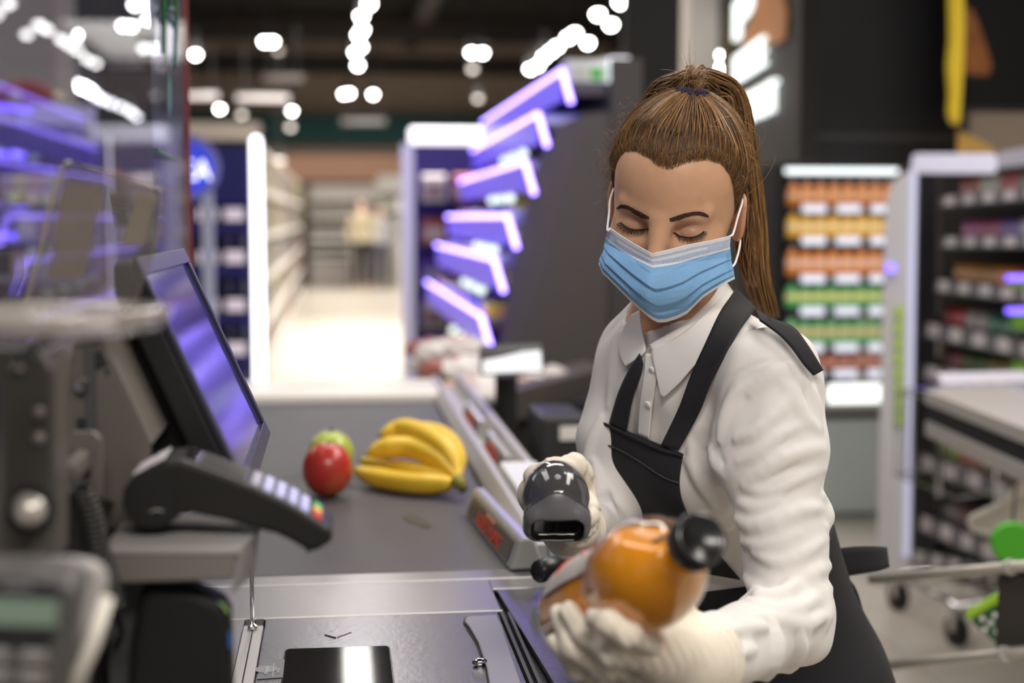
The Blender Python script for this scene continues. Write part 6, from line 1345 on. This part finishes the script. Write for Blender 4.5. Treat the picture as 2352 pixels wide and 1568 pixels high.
# scalp cap
az=np.linspace(-180,180,181); k=30; G=[]
el0=hairline_el(az)
nl=dirs(az,el0)
for t in np.linspace(0,1,k):
    om=np.arccos(np.clip(nl@nT,-1,1))[:,None]; n=(np.sin((1-t)*om)*nl+np.sin(t*om)*nT)/np.sin(om); r=headrad(n); lift=-.0006+.0070*min(1,t*2.2)
    G.append(SKC+n*(r+lift)[:,None])
G=np.array(G)@HR.T+HO
hairo=None
G=G[2:]; cap=sheet('hair',G,M_scalp,.0015,woman,smooth_it=0)
def haircol(n,base=None):
    c=np.array([.150,.086,.046])*RNG.uniform(.6,1.4,(n,1)); m=RNG.random(n); hi=m>.62; c[hi]=np.array([.36,.185,.062])*RNG.uniform(.7,1.35,(hi.sum(),1)); v=m>.94; c[v]=np.array([.56,.33,.13])*RNG.uniform(.8,1.2,(v.sum(),1)); return c
NH=9000
a0=RNG.uniform(-180,180,NH); clump=np.round(a0/2.2)*2.2; a0=a0*.55+clump*.45
f0=np.where(RNG.random(NH)<.62,RNG.random(NH)*.22,RNG.random(NH)*.8)
n0=dirs(a0,hairline_el(a0)-RNG.uniform(-1,3.0,NH)); om=np.arccos(np.clip(n0@nT,-1,1))[:,None]
K=16; S=np.zeros((NH,K,3)); lay=RNG.random(NH)
for j in range(K):
    t=(f0+(1-f0)*j/(K-1))[:,None]; n=(np.sin((1-t)*om)*n0+np.sin(t*om)*nT)/np.sin(om)
    r=headrad(n); tt=t[:,0]; loc=j/(K-1)
    lift=.0004+(.0055+.0045*lay)*np.clip(loc*4,0,1)*np.clip(tt*4,.25,1)+.0012*np.sin(clump*3.1+tt*5)*np.clip(loc*3,0,1)
    sw=.0012*np.sin(tt*9+clump)[:,None]*np.cross(n,nT)
    S[:,j]=SKC+n*(r+lift)[:,None]+sw
S[:,-1]=TIE_L+(S[:,-1]-TIE_L)*1.0
S=S@HR.T+HO
strands('hair_strands',S,RNG.uniform(.00022,.00042,NH),M_hair,cap,cols=haircol(NH))
# short fine hairs along the hairline, lying forward over the skin edge
NF=2200; a0=RNG.uniform(-78,78,NF); n0=dirs(a0,hairline_el(a0)-RNG.uniform(.5,4.5,NF)); om=np.arccos(np.clip(n0@nT,-1,1))[:,None]; S=np.zeros((NF,6,3)); L_=RNG.uniform(.05,.16,NF)[:,None]; sd=RNG.normal(0,.004,(NF,1))
for j in range(6):
    t=L_*j/5; n=(np.sin((1-t)*om)*n0+np.sin(t*om)*nT)/np.sin(om); S[:,j]=SKC+n*(headrad(n)+.0005+.004*(j/5))[:,None]+sd*(j/5)*np.cross(n,nT)
strands('baby_hair',S@HR.T+HO,RNG.uniform(.00012,.0002,NF),M_hair,cap,cols=haircol(NF)*.9)
# ponytail
TW=H(*TIE_L); TD=HR@np.array([.0,.35,.94]); TD/=np.linalg.norm(TD)
def pony(n,guide,w0,wm,w1,rad=(.00022,.0004),dark=1.0,name='ponytail'):
    K=26; g=interp_poly(guide,K); t=np.gradient(g,axis=0); t/=np.linalg.norm(t,axis=1)[:,None]
    s=np.linspace(0,1,K); W=np.interp(s,[0,.18,.6,.9,1],[w0,wm,wm,wm*.8,w1])
    up_=np.array([0.,1,0]); a=up_-t*(t@up_)[:,None]; a/=np.linalg.norm(a,axis=1)[:,None]; b=np.cross(t,a)
    th=RNG.uniform(0,2*math.pi,n); rr=np.sqrt(RNG.random(n)); cl=np.round(th*5)/5; th=th*.6+cl*.4
    ends=RNG.uniform(.84,1.0,n); S=np.zeros((n,K,3))
    for j in range(K):
        x=ends*s[j]*(K-1); i0=np.minimum(x.astype(int),K-2); fr=(x-i0)[:,None]
        L=lambda A: A[i0]*(1-fr)+A[i0+1]*fr
        w=(L(W[:,None])[:,0]*rr)[:,None]; wig=.0016*np.sin(s[j]*11+cl*7)[:,None]*min(1,s[j]*4)
        S[:,j]=L(g)+w*(L(a)*np.cos(th)[:,None]*1.0+L(b)*np.sin(th)[:,None]*.75)+wig*L(b)
    strands(name,S,RNG.uniform(*rad,n),M_hair,cap,cols=haircol(n)*dark)
pony(3600,[TW-TD*.006,TW+TD*.016,P(1628,190,1.70),P(1668,205,1.73),P(1694,255,1.76),P(1708,340,1.785),P(1724,440,1.80),P(1738,540,1.80),P(1745,630,1.795),P(1772,735,1.79)],.009,.020,.015)
pony(1300,[TW-TD*.006,TW+TD*.014,P(1555,192,1.70),P(1520,205,1.74),P(1500,240,1.77),P(1500,330,1.80),P(1560,430,1.82),P(1660,560,1.82)],.007,.016,.008)
pony(800,[TW-TD*.006,TW+TD*.014,P(1590,185,1.74),P(1600,210,1.80),P(1640,300,1.83),P(1690,450,1.83),P(1722,600,1.805),P(1748,715,1.79)],.008,.022,.012)
pony(260,[P(1715,470,1.72),P(1712,540,1.725),P(1716,600,1.735),P(1732,660,1.75)],.010,.014,.006)
# flyaways
S=[]
for i in range(330):
    a=RNG.uniform(-180,180); side=RNG.random()
    if side<.45: a=RNG.choice([-1,1])*RNG.uniform(62,115)
    t=RNG.random()*.95; n0_=dirs(a,hairline_el(a)); om_=math.acos(np.clip(n0_@nT,-1,1)); n=(math.sin((1-t)*om_)*n0_+math.sin(t*om_)*nT)/math.sin(om_)
    p0=SKC+n*(headrad(n[None])[0]+.006); tan=np.cross(n,[0,0,1]); tan/=np.linalg.norm(tan)+1e-9; back_=(nT-n*(nT@n)); back_/=np.linalg.norm(back_)+1e-9
    Ln=RNG.uniform(.012,.055); cu=RNG.normal(0,1.0); lf=RNG.uniform(.25,.9); kk=[]
    for u in np.linspace(0,1,9): kk.append(p0+back_*Ln*u*.8+n*Ln*lf*math.sin(u*1.9)*.7+tan*cu*Ln*.6*u*u+n*-.3*Ln*u*u*u)
    S.append(kk)
for i in range(46):       # spray of short ends standing up from the tie
    d0=HR@np.array([RNG.normal(-.35,.55),RNG.normal(0,.35),1.0]); d0/=np.linalg.norm(d0); Ln=RNG.uniform(.012,.045); bn=RNG.normal(0,.3,3)
    p0=toH((TW+TD*.012)[None])[0]; d1=d0@HR; b1=bn@HR; S.append([p0+d1*Ln*u+b1*Ln*u*u for u in np.linspace(0,1,9)])
for i in range(90):       # curly wisps at her right temple and ear
    a=-RNG.uniform(70,92); e=RNG.uniform(-22,30); n=dirs(a,e); p0=SKC+n*(headrad(n[None])[0]+.004); Ln=RNG.uniform(.01,.035); ph=RNG.uniform(0,6); 
    S.append([p0+n*Ln*u*.8+np.array([0,.3,-.2])*Ln*u+.004*u*np.array([0,math.sin(ph+u*7),math.cos(ph+u*7)]) for u in np.linspace(0,1,9)])
S=np.array(S)@HR.T+HO
strands('flyaway_hair',S,.00014,M_hair,cap,cols=haircol(len(S))*1.2)
# tie
tb=MB(); TX=np.cross(TD,[0,1,0]); TX/=np.linalg.norm(TX); TY=np.cross(TD,TX)
for q,(o_,r_) in enumerate([(-.004,.0165),(.000,.0172),(.004,.0165),(.002,.0155)]):
    pts=[TW+TD*(o_+.001*math.sin(2*x+q))+r_*(TX*math.cos(x)+TY*math.sin(x)) for x in np.linspace(0,2*math.pi,33)]; tb.tube(pts,.0034,n=8,cap=False)
tb.build('hair_tie',M_tie,cap,smooth=True)
# ================================================================ WHAT SHE HOLDS
bt=thing('juice_bottle','orange juice bottle with black cap held in her gloved left hand','bottle',BB)
RR=np.array([a[0] for a in bot_prof]); HH=np.array([a[1] for a in bot_prof]); hs=np.linspace(0,.226,60); rs=np.interp(hs,HH[1:],RR[1:]); rs=np.convolve(np.pad(rs,2,mode='edge'),np.ones(5)/5,'valid'); rs[0]=.028
shell=[(.0001,.004)]+list(zip(rs,hs))
MB().lathe(shell,BB,BAX,n=64,cap=False).build('glass',clear_mat('bottle_glass',tint=(.97,.97,.96),refl=1.0,rough=.04),bt,smooth=True)
zl=P(1500,1226,1.11)[2]
def juice(p):
    q=p-BB; h=q@BAX; r=np.linalg.norm(q-h[:,None]*BAX,axis=1); R=np.interp(h,hs,rs)-.0016; d=smax((r-R)*.92,np.maximum(.004-h,h-.222),.006); return smax(d,p[:,2]-zl,.003)
v,F=surface(juice,np.minimum(BB,BC)-.07,np.maximum(BB,BC)+.07,.0028)
mesh_np('juice',v,F,mat('orange_juice',(1.0,.38,.016),rough=.22,sss=.15,srad=(.02,.012,.006),coat=.6),bt)
# black cap with ribs
m=MB(); R1=.0205; n=72; prof=[(R1*.96,-.018),(R1,-.016),(R1,.000),(R1*.94,.003),(R1*.80,.0035),(R1*.74,.0015),(.0001,.001)]
capo=MB().lathe(prof,BC,BAX,n=72).build('cap',mat('cap_black',(.012,.012,.012),rough=.28,coat=.3),bt,smooth=True)
e1=np.cross(BAX,[0,0,1]); e1/=np.linalg.norm(e1); e2=np.cross(BAX,e1); m=MB()
for i in range(48):
    x=2*math.pi*i/48; a=BC+R1*(e1*math.cos(x)+e2*math.sin(x)); m.tube([a-BAX*.015,a-BAX*.0005],.0006,n=4)
m.build('cap_ribs',mat('cap_black'),capo)
MB().lathe([(.0172,.200),(.019,.201),(.019,.205),(.0172,.206)],BB,BAX,n=40,cap=False).build('neck_ring',mat('cap_black'),bt,smooth=True)
# label wrapped on the upper left of the body
c0=on_bottle(1300,1300,.0)-BB; c0=c0-BAX*(c0@BAX); c0/=np.linalg.norm(c0); c1=np.cross(BAX,c0); 
upL=np.array([-.3,0.1,1.0]); upL=upL-BAX*(upL@BAX); upL/=np.linalg.norm(upL); c1=np.cross(BAX,upL)
def lab_pt(a,h,o=.0006): return BB+BAX*h+(np.interp(h,hs,rs)+o)*(upL*math.cos(a)+c1*math.sin(a))
g=np.array([[lab_pt(a,h) for a in np.linspace(-.62,.95,40)] for h in np.linspace(.030,.125,30)])
vv_=[(g[0,0],g[0,-1])]
o=sheet('label',g,mat('label_paper',(.62,.57,.54),rough=.5,noise=.06,nscale=400),.0005,bt,smooth_it=0)
m=MB()
for (a0,h0,a1,h1) in [(-.50,.115,-.50,.095),(-.50,.095,-.30,.105),(-.30,.105,-.30,.118),(-.15,.112,-.15,.092),(0,.112,0,.092),(-.15,.102,0,.102),(.2,.112,.2,.09),(.2,.09,.4,.10),(-.55,.06,-.1,.06),(-.55,.052,-.1,.052),(.1,.055,.6,.055)]:
    m.tube([lab_pt(a0+(a1-a0)*q,h0+(h1-h0)*q,.0012) for q in np.linspace(0,1,5)],.0011,n=5)
m.build('label_print',mat('label_red',(.60,.09,.04),rough=.5),o)
# hand scanner
S0=P(1279,1205,1.412); fwS=np.array([-.10,-.93,-.35]); fwS/=np.linalg.norm(fwS); rtS=np.cross([0,0,1],-fwS)*-1; rtS=np.cross(fwS,[0,0,1]); rtS/=np.linalg.norm(rtS); upS=np.cross(rtS,fwS)
SRm=np.stack([rtS,fwS,upS],1)
st=thing('barcode_scanner','dark grey handheld barcode scanner gripped in her gloved right hand','scanner',S0)
def rbox(p,c,h,r,tap=0):
    q=(p-c)@SRm; 
    if tap: q=q*np.stack([1+tap*(q[:,2]/h[2]),np.ones(len(q)),np.ones(len(q))],1)
    a=np.abs(q)-(np.array(h)-r); return np.linalg.norm(np.maximum(a,0),axis=1)+np.minimum(a.max(1),0)-r
def scn(p):
    f=rbox(p,S0+upS*.002,(.0345,.013,.0205),.015,tap=.0); dome=ell(S0-fwS*.032+upS*.014,(.0320,.042,.0345),SRm)(p); back_=cone(S0-fwS*.03+upS*.004,S0-fwS*.075+upS*.0,.026,.018)(p)
    d=smin(f,dome,.010); d=smin(d,back_,.02); 
    hn=cone(S0-fwS*.055-upS*.0,S0-fwS*.095-upS*.045,.018,.014)(p); d=smin(d,hn,.02)
    win=rbox(p,S0+fwS*.012-upS*.0005,(.0262,.014,.0125),.0095,tap=.0); return smax(d,-win,.0025)
v,F=surface(scn,S0-.13,S0+.11,.0018); q=(v-S0)@SRm; fc_=((v[F].mean(1)-S0)@SRm); mi=np.zeros(len(F),int)
inside=(np.abs(rbox(v[F].mean(1),S0+fwS*.012-upS*.0005,(.0262,.014,.0125),.0095))<.0012)&(fc_[:,1]<.0135); mi=np.where(inside,2,mi)
mesh_np('scanner_body',v,F,[mat('scn_grey',(.13,.13,.14),rough=.33,metal=.1),mat('scn_gloss',(.06,.06,.065),rough=.09,coat=.5),mat('scn_window',(.006,.005,.005),rough=.06,coat=.5)],st,mi=mi)
w_=S0-fwS*.001-upS*.002
def cov(p):
    q=(p-S0)@SRm; return np.maximum(np.maximum(scn(p)-.0007,(.0215-(q[:,0]/.034)**2*.009)-q[:,2]+np.clip(-q[:,1]-.03,0,1)*.2),np.maximum(q[:,1]-.0,-.080-q[:,1]))
v,F=surface(cov,S0-.13,S0+.11,.0016); mesh_np('gloss_cover',v,F,mat('scn_gloss'),st)
MB().prism([w_+rtS*a+upS*b for a,b in [(-.0255,-.009),(.0255,-.009),(.0255,.009),(-.0255,.009)]],fwS*.001).build('scan_window',mat('scn_window'),st)
c=hit(scn,[(1281,1096)],.0,d0=1.3,d1=1.6)[0]; n_=grad(scn,c[None])[0]; n_/=np.linalg.norm(n_)
MB().lathe([(.0001,.0012),(.0030,.0011),(.0034,.0004),(.0034,-.001)],c,n_,n=24).build('indicator_light',mat('indicator',(.30,.30,.32),rough=.3),st,smooth=True)
MB().box(S0-fwS*.048-upS*.035-.007,S0-fwS*.048-upS*.035+.007).build('trigger',mat('scn_grey'),st,bevel=.003)
